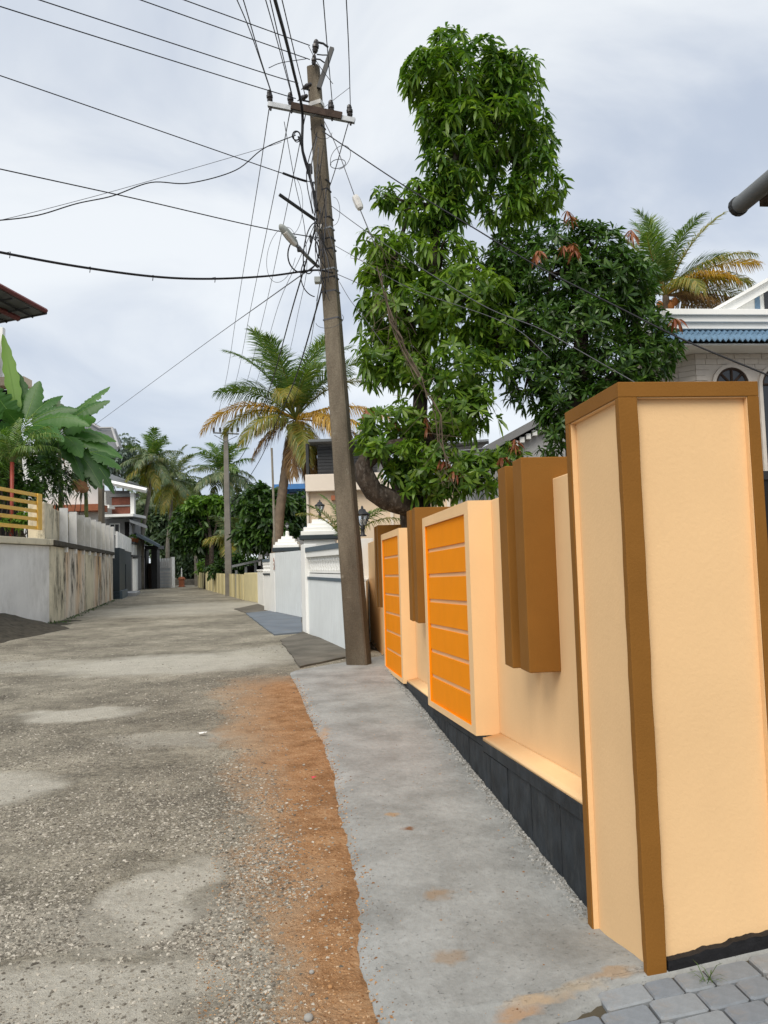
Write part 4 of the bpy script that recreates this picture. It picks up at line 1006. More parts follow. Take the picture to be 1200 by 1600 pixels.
def right_house():
    p0 = A(1088, 580, 13.5); HP = lambda u, v, off=0: PL(u, v, p0 + D * off, D)
    N = -D
    t = thing('tiled_house', 'cream stone clad house with white cornice and blue tile band at the right', 'house', (p0[0] + 2, p0[1] + 2, GZ))
    c = lambda p: V3(p[0], p[1], 0)
    q0 = c(HP(1088, 580)); q1 = q0 + NB * 7
    ztop = HP(1130, 552)[2]; zfas = HP(1130, 535, -.55)[2]
    hb = lambda m, s0, s1, a0, a1, z0, z1: m.hexa([tuple(q0 + NB * s + D * a + V3(0, 0, z0)) for s, a in ((s0, a0), (s1, a0), (s1, a1), (s0, a1))], [tuple(q0 + NB * s + D * a + V3(0, 0, z1)) for s, a in ((s0, a0), (s1, a0), (s1, a1), (s0, a1))])
    w = MB(); hb(w, 0, 7, .03, 6, -.2, ztop)
    body = w.build('wall', M['stonewash'], t)
    # chamfered left corner
    ch = MB(); ch.hexa([tuple(q0 + NB * s + D * a + V3(0, 0, -.2)) for s, a in ((-1.0, 1.03), (-.002, .03), (-.002, 2), (-1.0, 2))], [tuple(q0 + NB * s + D * a + V3(0, 0, ztop)) for s, a in ((-1.0, 1.03), (-.002, .03), (-.002, 2), (-1.0, 2))])
    cw = ch.build('corner_wall', M['stonewash'], t)
    s_of = lambda u, v: float(np.dot(c(HP(u, v)) - q0, NB))
    wc = [s_of(1144, 600), s_of(1216, 600)]; wr = s_of(1144 + 26, 600) - wc[0]; zw = HP(1144, 601)[2]
    zz = ztop - .005; r = 0; rr = random.Random(3)
    hrow = .098
    while zz > 2.6:
        s = 0.0 if r % 2 == 0 else -.11
        while s < 2.3:
            L_ = rr.choice([.22, .26, .30]); a, b = max(s, 0), s + L_ - .008; z1, z0 = zz, zz - hrow + .007
            ok = b - a > .03
            for cc in wc:
                for (x, y) in ((a, z0), (b, z0), (a, z1), (b, z1), ((a + b) / 2, (z0 + z1) / 2)):
                    dx, dz = x - cc, y - zw
                    if (abs(dx) < wr and dz < 0) or dx * dx + max(dz, 0) ** 2 < wr * wr: ok = False
            if ok: m = MB(); hb(m, a, b, rr.uniform(.010, .018), .0295, z0, z1); m.build('stone', M['stonewash'], body)
            s += L_
        # chamfer face
        e = unit(D - NB); o_ = q0 + D * .03; s = .0
        while s < 1.2:
            L_ = rr.choice([.24, .3]); a, b = s, s + L_ - .008; n_ = -unit(D + NB) * .016
            m = MB(); P = [o_ + e * a, o_ + e * b]
            m.hexa([tuple(P[0] + V3(0, 0, zz - hrow + .007)), tuple(P[1] + V3(0, 0, zz - hrow + .007)), tuple(P[1] + n_ + V3(0, 0, zz - hrow + .007)), tuple(P[0] + n_ + V3(0, 0, zz - hrow + .007))],
                   [tuple(P[0] + V3(0, 0, zz)), tuple(P[1] + V3(0, 0, zz)), tuple(P[1] + n_ + V3(0, 0, zz)), tuple(P[0] + n_ + V3(0, 0, zz))]); m.build('stone', M['stonewash'], cw); s += L_
        zz -= hrow; r += 1
    for k, cc in enumerate(wc):
        ring = MB(); n = 20; ro, ri = wr + .06, wr - .005
        pts = [(math.cos(math.pi * i / n), math.sin(math.pi * i / n)) for i in range(n + 1)]
        ptq = lambda r_, x, z, a: tuple(q0 + NB * (cc + r_ * x) + D * a + V3(0, 0, zw + r_ * z))
        po = [(ro, x, z) for x, z in pts]; pi = [(ri, x, z) for x, z in pts]
        for i in range(n):
            ring.hexa([ptq(ro, *pts[i], -.02), ptq(ro, *pts[i + 1], -.02), ptq(ri, *pts[i + 1], -.02), ptq(ri, *pts[i], -.02)], [ptq(ro, *pts[i], .03), ptq(ro, *pts[i + 1], .03), ptq(ri, *pts[i + 1], .03), ptq(ri, *pts[i], .03)])
        hb(ring, cc - ro, cc - ri, -.02, .03, 2.4, zw); hb(ring, cc + ri, cc + ro, -.02, .03, 2.4, zw)
        wn = ring.build('window', M['stonewash'], t)
        g = MB(); g.prism([ptq(ri, x, z, .012) for x, z in pts] + [tuple(q0 + NB * (cc - ri) + D * .012 + V3(0, 0, 2.4)), tuple(q0 + NB * (cc + ri) + D * .012 + V3(0, 0, 2.4))], D * .012); g.build('pane', M['winglass'], wn)
        br = MB()
        for w_ in (0, 45, 90, 135, 180): br.tube([q0 + NB * cc + D * 0 + V3(0, 0, zw), q0 + NB * (cc + (ri - .02) * math.cos(R(w_))) + V3(0, 0, zw + (ri - .02) * math.sin(R(w_)))], .022, 4)
        br.tube([np.array(ptq(ri - .02, x, z, 0)) for x, z in pts], .022, 4)
        br.build('glazing_bar', M['timber'], wn)
    # beam, tiles, cornice, gable
    m = MB(); hb(m, -.9, 7, -.5, .5, ztop + .002, zfas); m.build('eave_beam', M['white'], t, bev=.01)
    zt = HP(1130, 514, -.2)[2]; zlo = zfas + .02
    for row in range(2):
        m = MB(); L_ = 7.4; n = int(L_ / .10); vs = []; fs = []; nn = n * 4
        a0, a1 = -.62 + row * .24, -.62 + (row + 1) * .24 + .05; z0 = zlo + row * (zt - zlo) / 2 + .02 * row; z1 = zlo + (row + 1) * (zt - zlo) / 2
        for j, (a, z) in enumerate(((a0, z0), (a1, z1))):
            for i in range(nn + 1):
                s = -.85 + L_ * i / nn; h = .028 * math.sin(i * math.pi / 2) ; vs.append(tuple(q0 + NB * s + D * a + V3(0, 0, z + h + .03)))
        for j, (a, z) in enumerate(((a0, z0), (a1, z1))):
            for i in range(nn + 1):
                s = -.85 + L_ * i / nn; h = .028 * math.sin(i * math.pi / 2); vs.append(tuple(q0 + NB * s + D * a + V3(0, 0, z + h - .002)))
        k = nn + 1
        for i in range(nn): fs += [(i, i + 1, k + i + 1, k + i), (2 * k + i, 3 * k + i, 3 * k + i + 1, 2 * k + i + 1), (i, 2 * k + i, 2 * k + i + 1, i + 1)]
        m.add(vs, fs).build('tile_course', M['bluetile'], t)
    m = MB(); hb(m, -.6, 7, -.1, .4, zfas + .003, zt + .06); m.build('upper_wall', M['grey'], t)
    zc0, zc1 = HP(1130, 511, -.45)[2], HP(1130, 483, -.45)[2]; h_ = (zc1 - zc0) / 3
    sL = float(np.dot(c(HP(1040, 490, -.45)) - q0, NB))
    for i in range(3):
        m = MB(); hb(m, sL + .1 - .05 * i, 7, -.35 - .06 * i, .6, zc0 + h_ * i + .001 * i, zc0 + h_ * (i + 1)); m.build('cornice', M['white'], t, bev=.008)
    # gable: sloping white pediment with blue insets
    g0 = HP(1098, 482, .1); gx = HP(1200, 424, .1); sl = (gx[2] - g0[2]) / float(np.dot(c(gx) - c(g0), NB)); sg = float(np.dot(c(g0) - q0, NB))
    zb = zc1; tri = lambda s0, s1, a, th, zoff0, zoff1: None
    gp = lambda s, z, a: tuple(q0 + NB * s + D * a + V3(0, 0, z))
    S1 = sg + 3.2; zA = lambda s: zb + sl * (s - sg)
    m = MB(); m.prism([gp(sg + .2, zb, .2), gp(S1, zb, .2), gp(S1, zA(S1) - .12, .2)], D * .25); m.build('gable_wall', M['white'], t)
    m = MB(); m.prism([gp(sg - .05, zb, -.02), gp(sg + .28, zb, -.02), gp(S1, zA(S1) - .15, -.02), gp(S1, zA(S1), -.02)], D * .21); m.build('rake_moulding', M['white'], t)
    m = MB(); m.prism([gp(sg - .12, zb + .02, -.10), gp(sg - .05, zb + .002, -.10), gp(S1, zA(S1) + .002, -.10), gp(S1, zA(S1) + .07, -.10)], D * .3); m.build('rake_cap', M['white'], t)
    su = lambda u, v: float(np.dot(c(HP(u, v, .19)) - q0, NB)); zu = lambda u, v: HP(u, v, .19)[2]
    m = MB(); m.prism([gp(su(*p), zu(*p), .185) for p in [(1122, 482.5), (1135, 482.5), (1176, 461), (1176, 454)]], D * .012); m.build('blue_inset', M['slate'], t)
    m = MB(); m.prism([gp(su(*p), zu(*p), .185) for p in [(1180, 484), (1188, 484.5), (1186, 450), (1179, 453)]], D * .012); m.build('blue_inset', M['bluetile'], t)
    m = MB(); m.prism([gp(su(*p), zu(*p), .185) for p in [(1195, 485), (1215, 486), (1215, 432), (1193, 443)]], D * .012); m.build('gable_window', M['winglass'], t)
    m = MB(); hb(m, 0, 7, -1.2, -.5, 2.62, 2.68); m.build('awning', M['lightgrey'], t)
    m = MB(); hb(m, 0, 7, -1.22, -1.2, 2.50, 2.62); m.build('awning_edge', M['darkmetal'], t)
right_house()
def near_eave():
    t = thing('near_house_roof', 'dark eave corner with a fat round gutter at the upper right edge', 'roof', (3.6, 4, 0))
    e0 = A(1153, 323, 6.0); di = -D
    MB().tube([e0, e0 + di * .02, e0 + di * 5], [.072, .07, .07], 14).build('gutter', M['rooftin'], t, smooth=True)
    MB().tube([e0 - di * .012, e0 + di * .03], [.078, .078], 14).build('gutter_cap', M['darkmetal'], t)
    b = lambda s, z, a: tuple(e0 + NB * s + V3(0, 0, z) + di * a)
    MB().prism([b(.09, .0, .10), b(3.2, 1.3, .10), b(3.2, 1.42, .10), b(.09, .10, .10)], di * 5).build('roof', M['rooftin'], t)
    MB().prism([b(.10, -.06, .13), b(.22, -.06, .13), b(.22, .0, .13), b(.10, .0, .13)], di * 5).build('eave_board', M['timber'], t)
    MB().prism([b(1.2, -5, .7), b(3.1, -5, .7), b(3.1, 1.2, .7), b(1.2, .42, .7)], di * 4.2).build('wall', M['lightgrey'], t)
near_eave()
def grey_gable_house():
    Y = 20.0; X = lambda u: A(u, 680, Y)[0]; Z = lambda v, u=830: A(u, v, Y)[2]
    t = thing('grey_gable_house', 'grey gabled house with dentil cornice glimpsed behind the mango trees', 'house', (X(850), Y, GZ))
    MB().prism([(X(740), Y, -.2), (X(1040), Y, -.2), (X(1040), Y, Z(640)), (X(905), Y, Z(640)), (X(740), Y, Z(722))], (0, 5, 0)).build('wall', M['lightgrey'], t)
    MB().prism([(X(730), Y - .3, Z(722)), (X(905), Y - .3, Z(634)), (X(905), Y - .3, Z(622)), (X(730), Y - .3, Z(710))], (0, 5.5, 0)).build('roof_edge', M['grey'], t)
    for i in range(16):
        f = i / 16; x = X(740) + (X(900) - X(740)) * f; z = Z(719) + (Z(637) - Z(719)) * f
        MB().box(x, x + .12, Y - .2, Y - .002, z - .16, z - .02).build('dentil', M['white'], t)
grey_gable_house()
def canopy():
    Y = 16.5; X = lambda u: A(u, 695, Y)[0]; Z = lambda v: A(710, v, Y)[2]
    t = thing('tin_canopy', 'grey tin canopy with pipe edge behind the low mango branch', 'canopy', (X(710), Y, GZ))
    MB().prism([(X(655), Y, Z(706)), (X(762), Y, Z(694)), (X(762), Y + 3, Z(684)), (X(655), Y + 3, Z(696))], (0, 0, .05)).build('sheet', M['steel'], t)
    MB().tube([(X(650), Y - .05, Z(697)), (X(763), Y - .05, Z(692))], .055, 8).build('pipe', M['steel'], t)
    MB().tube([(X(650), Y - .05, Z(709)), (X(763), Y - .05, Z(703))], .03, 8).build('pipe', M['steel'], t)
    for u in (657, 755): MB().tube([(X(u), Y + .5, -.2), (X(u), Y + .5, Z(700))], .04, 8).build('post', M['steel'], t)
canopy()
def OB(x1, y, w, dep, z0, z1, ang):
    c, s = math.cos(R(-ang)), math.sin(R(-ang)); m = MB(); P = [(x1 - w * c, y - w * s), (x1, y), (x1 - dep * s, y + dep * c), (x1 - w * c - dep * s, y - w * s + dep * c)]
    return m.hexa([(a, b, z0) for a, b in P], [(a, b, z1) for a, b in P])
def left_houses():
    Y = 33.0; X = lambda u, v=500: A(u, v, Y)[0]; Z = lambda v, u=30: A(u, v, Y)[2]
    t = thing('maroon_roofed_house', 'upper storey house with overhanging maroon tin roof at the left edge', 'house', (X(-60), Y + 4, 2.4))
    OB(A(1, 560, Y + 1.2)[0], Y + 1.2, 9, 7, 2.0, Z(500), -31).build('wall', M['lightgrey'], t)
    MB().box(A(-6, 530, Y + .9)[0], A(4, 530, Y + .9)[0], Y + .9, Y + 1.15, Z(583), Z(500)).build('column', M['white'], t)
    MB().box(X(-200), X(31, 590), Y + .4, Y + 1.19, Z(598), Z(584)).build('ledge', M['peach'], t, bev=.03)
    MB().box(X(-200), X(8, 640), Y + 1.1, Y + 1.19, 2.2, Z(599)).build('dark_opening', M['void'], t)
    # roof overhang seen from below: eave runs to the left and away, the verge comes towards the road
    T = A(72, 486, Y - 1); Rv = A(0, 447, Y - 3.6); Ev = A(0, 500, Y - .2); R2 = T + (Rv - T) * 2.6; E2 = T + (Ev - T) * 3.4
    mb = MB(); mb.prism([tuple(T), tuple(R2), tuple(R2 + E2 - T), tuple(E2)], (0, 0, .07)); mb.build('roof', M['redtin'], t)
    MB().prism([tuple(T - V3(.12, 0, .10)), tuple(R2 - V3(.05, 0, .10)), tuple(R2 + E2 - T - V3(0, 0, .1)), tuple(E2 - V3(0, 0, .1))], (0, 0, .06)).build('soffit', M['rooftin'], t)
    for k in range(1, 12):
        f = k / 12; p = T + (E2 - T) * f - V3(0, 0, .16); q = p + (R2 - T); MB().tube([p, q], .045, 4).build('rafter', M['darkmetal'], t)
    for k in range(1, 7):
        f = k / 7; p = T + (R2 - T) * f - V3(0, 0, .22); q = p + (E2 - T); MB().tube([p, q], .035, 4).build('purlin', M['darkmetal'], t)
    fs = MB(); fs.tube([T, R2], .10, 6); fs.build('fascia', M['redtin'], t); MB().tube([T - V3(0, 0, .08), E2 - V3(0, 0, .08)], .07, 6).build('fascia', M['darkmetal'], t)
    p, q = A(30, 495, Y - 1.2) - V3(0, 0, .1), A(-80, 440, Y - 3.0) - V3(0, 0, .1); MB().tube([p, q], .12, 6).build('fascia', M['redtin'], t)
    # second house: grey eave
    Y2 = 50.0; X2 = lambda u: A(u, 690, Y2)[0]; Z2 = lambda v: A(155, v, Y2)[2]
    t2 = thing('grey_roofed_house', 'white house with grey corrugated eave behind the banana leaves', 'house', (X2(120), Y2 + 3, GZ))
    p = [A(130, 661, Y2), A(140, 663, Y2 - .3), A(157, 673, Y2 - .5), A(176, 673, Y2 - .5), A(186, 702, Y2 - 3), A(120, 704, Y2 - 3), A(80, 665, Y2)]
    MB().prism([tuple(q) for q in p], (0, .6, .25)).build('roof', M['rooftin'], t2)
    rm = MB(); rm.tube([p[0] + V3(0, -.1, .15), p[1] + V3(0, -.1, .15), p[2] + V3(0, -.1, .15), p[3] + V3(0, -.1, .15), p[4] + V3(0, -.1, .1)], .09, 5); rm.build('fascia', M['lightgrey'], t2)
    OB(A(163, 720, Y2 + .3)[0], Y2 + .3, 6, 7, -.2, Z2(700), -24).build('wall', M['white'], t2)
    MB().box(X2(60), X2(160), Y2 - .6, Y2 + .29, Z2(742), Z2(736)).build('ledge', M['white'], t2)
    MB().box(X2(60), X2(165), Y2 - 1.4, Y2 + .28, Z2(800), Z2(790)).build('lower_roof', M['terracotta'], t2)
    # third house: brick fronted balcony house
    Y3 = 62.0; X3 = lambda u: A(u, 800, Y3)[0]; Z3 = lambda v: A(195, v, Y3)[2]
    t3 = thing('brick_balcony_house', 'modern house with red brick balcony and white columns behind slate wall', 'house', (X3(190), Y3 + 3, GZ))
    MB().prism([tuple(A(164, 754, Y3 - 1)), tuple(A(228, 768, Y3 - 1)), tuple(A(228, 765, Y3 + 5)), tuple(A(164, 742, Y3 + 5))], (0, 0, .25)).build('roof', M['rooftin'], t3)
    MB().tube([A(162, 754, Y3 - 1.05) + V3(0, 0, .1), A(229, 768.5, Y3 - 1.05) + V3(0, 0, .1)], .2, 4).build('fascia', M['white'], t3)
    OB(A(203, 800, Y3 + 2.5)[0], Y3 + 2.5, 4, 6, -.2, Z3(762), -22).build('wall', M['grey'], t3)
    for a, b in ((788, 776), (803, 791)): MB().box(X3(172), X3(201), Y3 + .4, Y3 + .6, Z3(a), Z3(b)).build('brick_panel', M['brickred'], t3)
    MB().box(X3(172), X3(203), Y3 + .3, Y3 + .62, Z3(790.5), Z3(788.5)).build('rail', M['lightgrey'], t3)
    MB().box(X3(170), X3(212), Y3 + .2, Y3 + .9, Z3(775.5), Z3(771)).build('rail', M['grey'], t3)
    for u, w in ((205, 6), (160, 6)): MB().box(X3(u), X3(u + w), Y3 - .2, Y3 + .15, Z3(804), Z3(771) if u > 180 else Z3(768)).build('column', M['white'], t3)
    MB().box(X3(165), X3(213), Y3 - .8, Y3 + 2.49, Z3(808), Z3(804)).build('slab', M['white'], t3)
    MB().box(X3(155), X3(179), Y3 - 1.2, Y3 + .1, Z3(795), Z3(790)).build('slab', M['white'], t3)
    MB().box(X3(151), X3(160), Y3 - 1.1, Y3 - .3, -.1, Z3(775)).build('column', M['white'], t3)
    MB().box(X3(160), X3(205), Y3 + .5, Y3 + 2.4, -.2, Z3(809)).build('lower_wall', M['grey'], t3)
    MB().box(X3(192), X3(198), Y3 + .42, Y3 + .498, -.1, Z3(815)).build('door', M['void'], t3)
    window(None, X3(168), X3(184), Y3 + .47, Z3(835), Z3(817), M['white'], t3)
    q = thing('lean_to_roof', 'narrow grey lean-to roof between brick house and palm trunk', 'roof', A(215, 820, 63))
    MB().prism([tuple(A(200, 813, 63)), tuple(A(228, 824, 63)), tuple(A(230, 826, 61)), tuple(A(203, 816, 61))], (0, 0, .2)).build('sheet', M['steel'], q)
    MB().tube([A(204, 818, 62), V3(A(204, 818, 62)[0], 62, -.1)], .08, 6).build('post', M['steel'], q)
left_houses()
gp_ = thing('fence_pole', 'grey concrete post standing behind the parapet end', 'post', A(157, 880, 46))
fbox(MB(), 153.5, 758, 160, 905, 46, .4).build('shaft', M['pole'], gp_)

# ------------------------------------------------------------------ vegetation tools
def leaf_arrays(P, Dn, L, wr, droop, up_=None):
    n = len(P); Dn = Dn / np.linalg.norm(Dn, axis=1, keepdims=True)
    rv = RNG.normal(0, 1, (n, 3)) * .45 + np.array([0, 0, 1.0])
    S = np.cross(Dn, rv); S /= (np.linalg.norm(S, axis=1, keepdims=True) + 1e-9)
    L = L[:, None]; dn = np.array([0, 0, -1.0])
    p0 = P; m1 = P + Dn * L * .32 + dn * L * droop * .06; m2 = P + Dn * L * .68 + dn * L * droop * .30; p3 = P + Dn * L * .95 + dn * L * droop * .62
    w = wr * L
    V = np.stack([p0, m1 - S * w * .42, m1 + S * w * .42, m2 - S * w * .5, m2 + S * w * .5, p3], 1).reshape(-1, 3)
    F0 = [(0, 1, 2), (1, 3, 4, 2), (3, 5, 4)]; F = []
    for i in range(n):
        o = 6 * i; F += [(o, o + 1, o + 2), (o + 1, o + 3, o + 4, o + 2), (o + 3, o + 5, o + 4)]
    return V, F
def leaf_mesh(name, P, Dn, L, wr, droop, mat, parent, kind=None):
    V, F = leaf_arrays(P, Dn, L, wr, droop); return npmesh(name, V, F, mat, kind, parent, smooth=False)
def whorl(n, L, spread, r):
    """leaf directions of one whorl around +Z"""
    P, Dn, Ls = [], [], []
    for i in range(n):
        th = i * 2.4 + r.uniform(-.4, .4); ph = r.uniform(*spread)
        P.append((0, 0, -.12 * L * i / n)); Dn.append((math.cos(th) * math.sin(ph), math.sin(th) * math.sin(ph), math.cos(ph))); Ls.append(L * r.uniform(.7, 1.15))
    return np.array(P), np.array(Dn), np.array(Ls)
def rot_to(axis, r):
    z = unit(axis); x = unit(np.cross(z, [r.normal(), r.normal(), r.normal()])); y = np.cross(z, x); return np.stack([x, y, z], 1)
def blob_points(blobs, n, r, shell=.35, low=1.0):
    """points and outward directions spread through ellipsoids (centre, rx, ry, rz)"""
    w = np.array([b[1] * b[3] for b in blobs]); w = w / w.sum(); k = r.choice(len(blobs), n, p=w); P, N_ = [], []
    for i in k:
        c, rx, ry, rz = blobs[i]; d = unit(r.normal(0, 1, 3)); q = shell + (1 - shell) * r.uniform() ** .5
        q *= 1 + .42 * (float(fbm(np.array(d[0] * 2.2 + i * 7), np.array(d[2] * 2.2 + d[1] * 1.7), 3, 2)) - .45) * 2
        P.append(c + d * q * np.array([rx, ry, rz])); N_.append(unit(d * np.array([1 / rx, 1 / ry, 1 / rz])))
    return np.array(P), np.array(N_)
def pxblob(u, v, ru, rv, Y, dep=1.0):
    c = A(u, v, Y); k = np.linalg.norm(_ray(u, v)) / FPX * 0 + Y / FPX
    return (c, ru * k, (ru + rv) / 2 * k * dep, rv * k)
def leafy_tree(name, label, cat, base, trunk, limbs, blobs, n, L, nl, mat, bark, droop=.8, wr=.24, parts=0, group=None, seed=1, extra=None, spread=(.7, 1.75), upb=.25, shell=.35):
    r = np.random.default_rng(seed)
    t = thing(name, label, cat, base, group)
    tm = MB(); tm.tube([p for p, _ in trunk], [q for _, q in trunk], 10); tm.build('trunk', bark, t, smooth=True)
    for lm in limbs:
        MB().tube([p for p, _ in lm], [q for _, q in lm], 7).build('limb', bark, t, smooth=True)
    P, N_ = blob_points(blobs, n, r, shell)
    Ax = N_ * 1.0 + np.array([0, 0, upb]) + r.normal(0, .35, (n, 3))
    # nearest whorls are separate parts sharing a few meshes, the rest one mass
    order = np.argsort(np.linalg.norm(P - EYE, axis=1) - 1.2 * (N_ @ unit(-(np.mean(P, 0) - EYE))))
    single = set(order[:parts].tolist())
    if parts:
        ms = []
        for k in range(5):
            p, d, l = whorl(nl, L, spread, r); V, F = leaf_arrays(p, d, l, wr, droop * .45)
            me = bpy.data.meshes.new('leaf_cluster'); me.from_pydata(V.tolist(), [], F); me.materials.append(mat); ms.append(me)
        for j in single:
            Rm = rot_to(Ax[j], r); mm = Matrix(Rm.tolist()).to_4x4() * 1.0; s = r.uniform(.8, 1.15)
            mm = Matrix.Translation(Vector(P[j])) @ mm @ Matrix.Scale(s, 4)
            inst('leaf_cluster', ms[int(r.integers(5))], t, mm)
    PP, DD, LL = [], [], []
    for j in range(n):
        if j in single: continue
        p, d, l = whorl(nl, L, spread, r); Rm = rot_to(Ax[j], r); PP.append(p @ Rm.T + P[j]); DD.append(d @ Rm.T); LL.append(l)
    if PP: leaf_mesh('foliage', np.concatenate(PP), np.concatenate(DD), np.concatenate(LL), wr, droop, mat, t, 'stuff')
    if extra:
        m2, pts, nn, L2 = extra; PP, DD, LL = [], [], []
        for q in pts:
            for _ in range(nn):
                p, d, l = whorl(9, L2, (1.6, 2.5), r); PP.append(p + q + r.normal(0, .05, 3)); DD.append(d); LL.append(l)
        leaf_mesh('young_leaves', np.concatenate(PP), np.concatenate(DD), np.concatenate(LL), .2, 1.0, m2, t, 'stuff')
    # fine twigs inside the crown
    tw = MB(); cs = [b[0] for b in blobs]; bw = np.array([b[1] * b[3] for b in blobs]); bw = bw / bw.sum()
    for j in r.choice(n, min(90, n // 6), replace=False):
        k = int(np.argmin([np.linalg.norm(P[j] - c) for c in cs])); c = cs[k]; mid = (c + P[j]) / 2 + r.normal(0, .08, 3); tw.tube([c, mid, P[j]], [.03, .018, .008], 4, cap=False)
    tw.build('twigs', bark, t, kind='stuff')
    return t
left_far()

# ------------------------------------------------------------------ mango tree over the yellow wall
def mango_trees():
    Y = 12.6; q = lambda u, v, y=Y: A(u, v, y)
    base = V3(q(640, 790)[0] + .25, Y + .2, -.2)
    trunk = [(base, .30), (q(650, 800), .27), (q(645, 775), .26), (q(632, 752), .22), (q(640, 720), .17), (q(655, 660), .13), (q(660, 560), .12), (q(672, 430), .10), (q(690, 320), .085), (q(720, 220), .065), (q(735, 140), .03)]
    limbs = [[(q(645, 790, 12.4), .22), (q(625, 787, 12.2), .19), (q(604, 780, 12.05), .185), (q(584, 768, 12.0), .165), (q(571, 746, 11.9), .165), (q(568, 728, 11.9), .145), (q(577, 714, 11.9), .15), (q(594, 702, 12.0), .12), (q(640, 692, 12.3), .11), (q(700, 680, 12.2), .09), (q(745, 655, 12.1), .06)],
             [(q(645, 775), .17), (q(668, 758, 12.4), .12), (q(690, 745, 12.3), .09), (q(715, 730, 12.2), .06)],
             [(q(632, 752), .15), (q(612, 735), .12), (q(600, 715), .1)],
             [(q(660, 560), .08), (q(630, 480), .06), (q(610, 420), .04), (q(640, 330), .03)],
             [(q(672, 430), .08), (q(740, 420), .06), (q(780, 470), .04)],
             [(q(720, 220), .06), (q(790, 240), .05), (q(840, 290), .03)], [(q(690, 320), .05), (q(650, 320), .03), (q(600, 305), .02)], [(q(735, 140), .03), (q(690, 70), .015)], [(q(735, 140), .03), (q(800, 110), .015)]]
    B = [(735, 125, 80, 62, Y), (668, 115, 46, 42, Y), (700, 62, 30, 22, Y), (795, 130, 55, 52, Y), (755, 200, 95, 55, Y), (688, 190, 34, 40, Y), (720, 260, 62, 52, Y), (830, 225, 42, 34, Y), (838, 285, 48, 48, Y), (790, 320, 48, 38, Y),
         (660, 325, 48, 42, Y), (602, 302, 22, 20, Y), (700, 330, 30, 30, Y), (620, 395, 62, 46, Y), (690, 400, 52, 44, Y), (600, 470, 44, 62, Y), (650, 480, 60, 60, Y - .3), (730, 470, 62, 60, Y - .5), (780, 520, 40, 44, Y - .4),
         (600, 555, 42, 48, Y - .1), (640, 570, 40, 36, Y - .2), (720, 580, 62, 50, Y - .6), (720, 640, 50, 48, Y - .7), (612, 655, 40, 30, Y - .3), (670, 668, 48, 26, Y - .3), (572, 690, 14, 22, Y - .1), (690, 735, 48, 46, Y - .6), (735, 745, 44, 38, Y - .7), (790, 715, 36, 24, Y - .6), (640, 722, 18, 18, Y - .1), (625, 708, 26, 18, Y - .6), (655, 742, 22, 26, Y - .6), (612, 735, 14, 16, Y - .5), (590, 698, 16, 16, Y - .9), (648, 700, 26, 20, Y - .8), (640, 765, 16, 14, Y - .6), (572, 670, 16, 16, Y - .4)]
    blobs = [pxblob(b[0], b[1], b[2] * 1.03 + 1, b[3] * 1.03 + 1, b[4]) for b in B]
    red = [q(895, 0)] if 0 else [q(612, 655, 12.1), q(663, 662, 12.1), q(708, 735, 11.6), q(690, 720, 11.7), q(808, 690, 11.7), q(785, 715, 11.7), q(572, 640, 12.2)]
    leafy_tree('mango_tree', 'tall bright green mango tree with crooked trunk behind the yellow wall', 'mango tree', base, trunk, limbs, blobs, 2700, .215, 10, M['mango'], M['barkdark'], droop=.9, wr=.235, parts=300, seed=3, extra=(M['mangored'], red, 2, .17), spread=(.8, 1.9))
    # dead vine hanging down through the crown
    v = thing('dead_vine', 'dry brown vine hanging down the left side of the bright mango tree', 'vine', q(587, 385, 11.4)); r = random.Random(8); mb = MB()
    main = [(587, 385), (592, 420), (603, 460), (613, 500), (625, 530), (640, 560), (655, 590), (672, 620), (685, 650), (690, 690), (700, 730)]
    for k in range(12):
        i0 = r.randint(0, 7); pts = [q(u + r.uniform(-6, 6), w + r.uniform(-4, 4), 11.35 + r.uniform(-.15, .1)) for u, w in main[i0:i0 + r.randint(3, 5)]]; mb.tube(pts, r.uniform(.005, .012), 4)
    for k in range(60):
        u, w = r.choice(main); a = q(u + r.uniform(-8, 8), w + r.uniform(-15, 15), 11.35); mb.tube([a, a + V3(r.uniform(-.25, .25), 0, r.uniform(-.2, .1)), a + V3(r.uniform(-.4, .4), 0, r.uniform(-.5, 0))], .0035, 3)
    mb.build('stems', paint('dry vine', (.13, .10, .07), .9, .3, 9, .2, 30), v, kind='stuff')
    # dark rounded mango on the right
    Y2 = 12.2; q2 = lambda u, w, y=Y2: A(u, w, y)
    base2 = V3(q2(905, 800)[0], Y2 + .2, -.2)
    tr = [(base2, .22), (q2(905, 780), .2), (q2(900, 680), .17), (q2(905, 590), .14), (q2(910, 500), .1), (q2(915, 420), .05)]
    lm = [[(q2(900, 680), .1), (q2(960, 600), .07), (q2(1020, 540), .04)], [(q2(905, 590), .09), (q2(850, 560), .06), (q2(820, 520), .04)], [(q2(910, 500), .08), (q2(970, 450), .05), (q2(1000, 410), .03)]]
    B2 = [(875, 375, 52, 34, Y2), (930, 390, 60, 42, Y2), (860, 430, 66, 50, Y2), (940, 450, 80, 60, Y2), (800, 385, 40, 34, Y2 + .4), (770, 440, 34, 40, Y2 + .5), (775, 520, 34, 40, Y2 + .5), (985, 440, 44, 50, Y2), (1000, 500, 40, 44, Y2), (835, 500, 55, 55, Y2 + .1), (905, 520, 80, 66, Y2 - .1), (1010, 560, 44, 42, Y2 - .1), (960, 580, 72, 50, Y2 - .2), (870, 590, 62, 50, Y2),
          (825, 590, 42, 48, Y2 + .2), (900, 640, 66, 40, Y2), (865, 670, 26, 40, Y2), (800, 420, 40, 40, Y2 + .3), (790, 470, 36, 44, Y2 + .4), (1040, 540, 26, 30, Y2 - .1), (980, 610, 60, 34, Y2)]
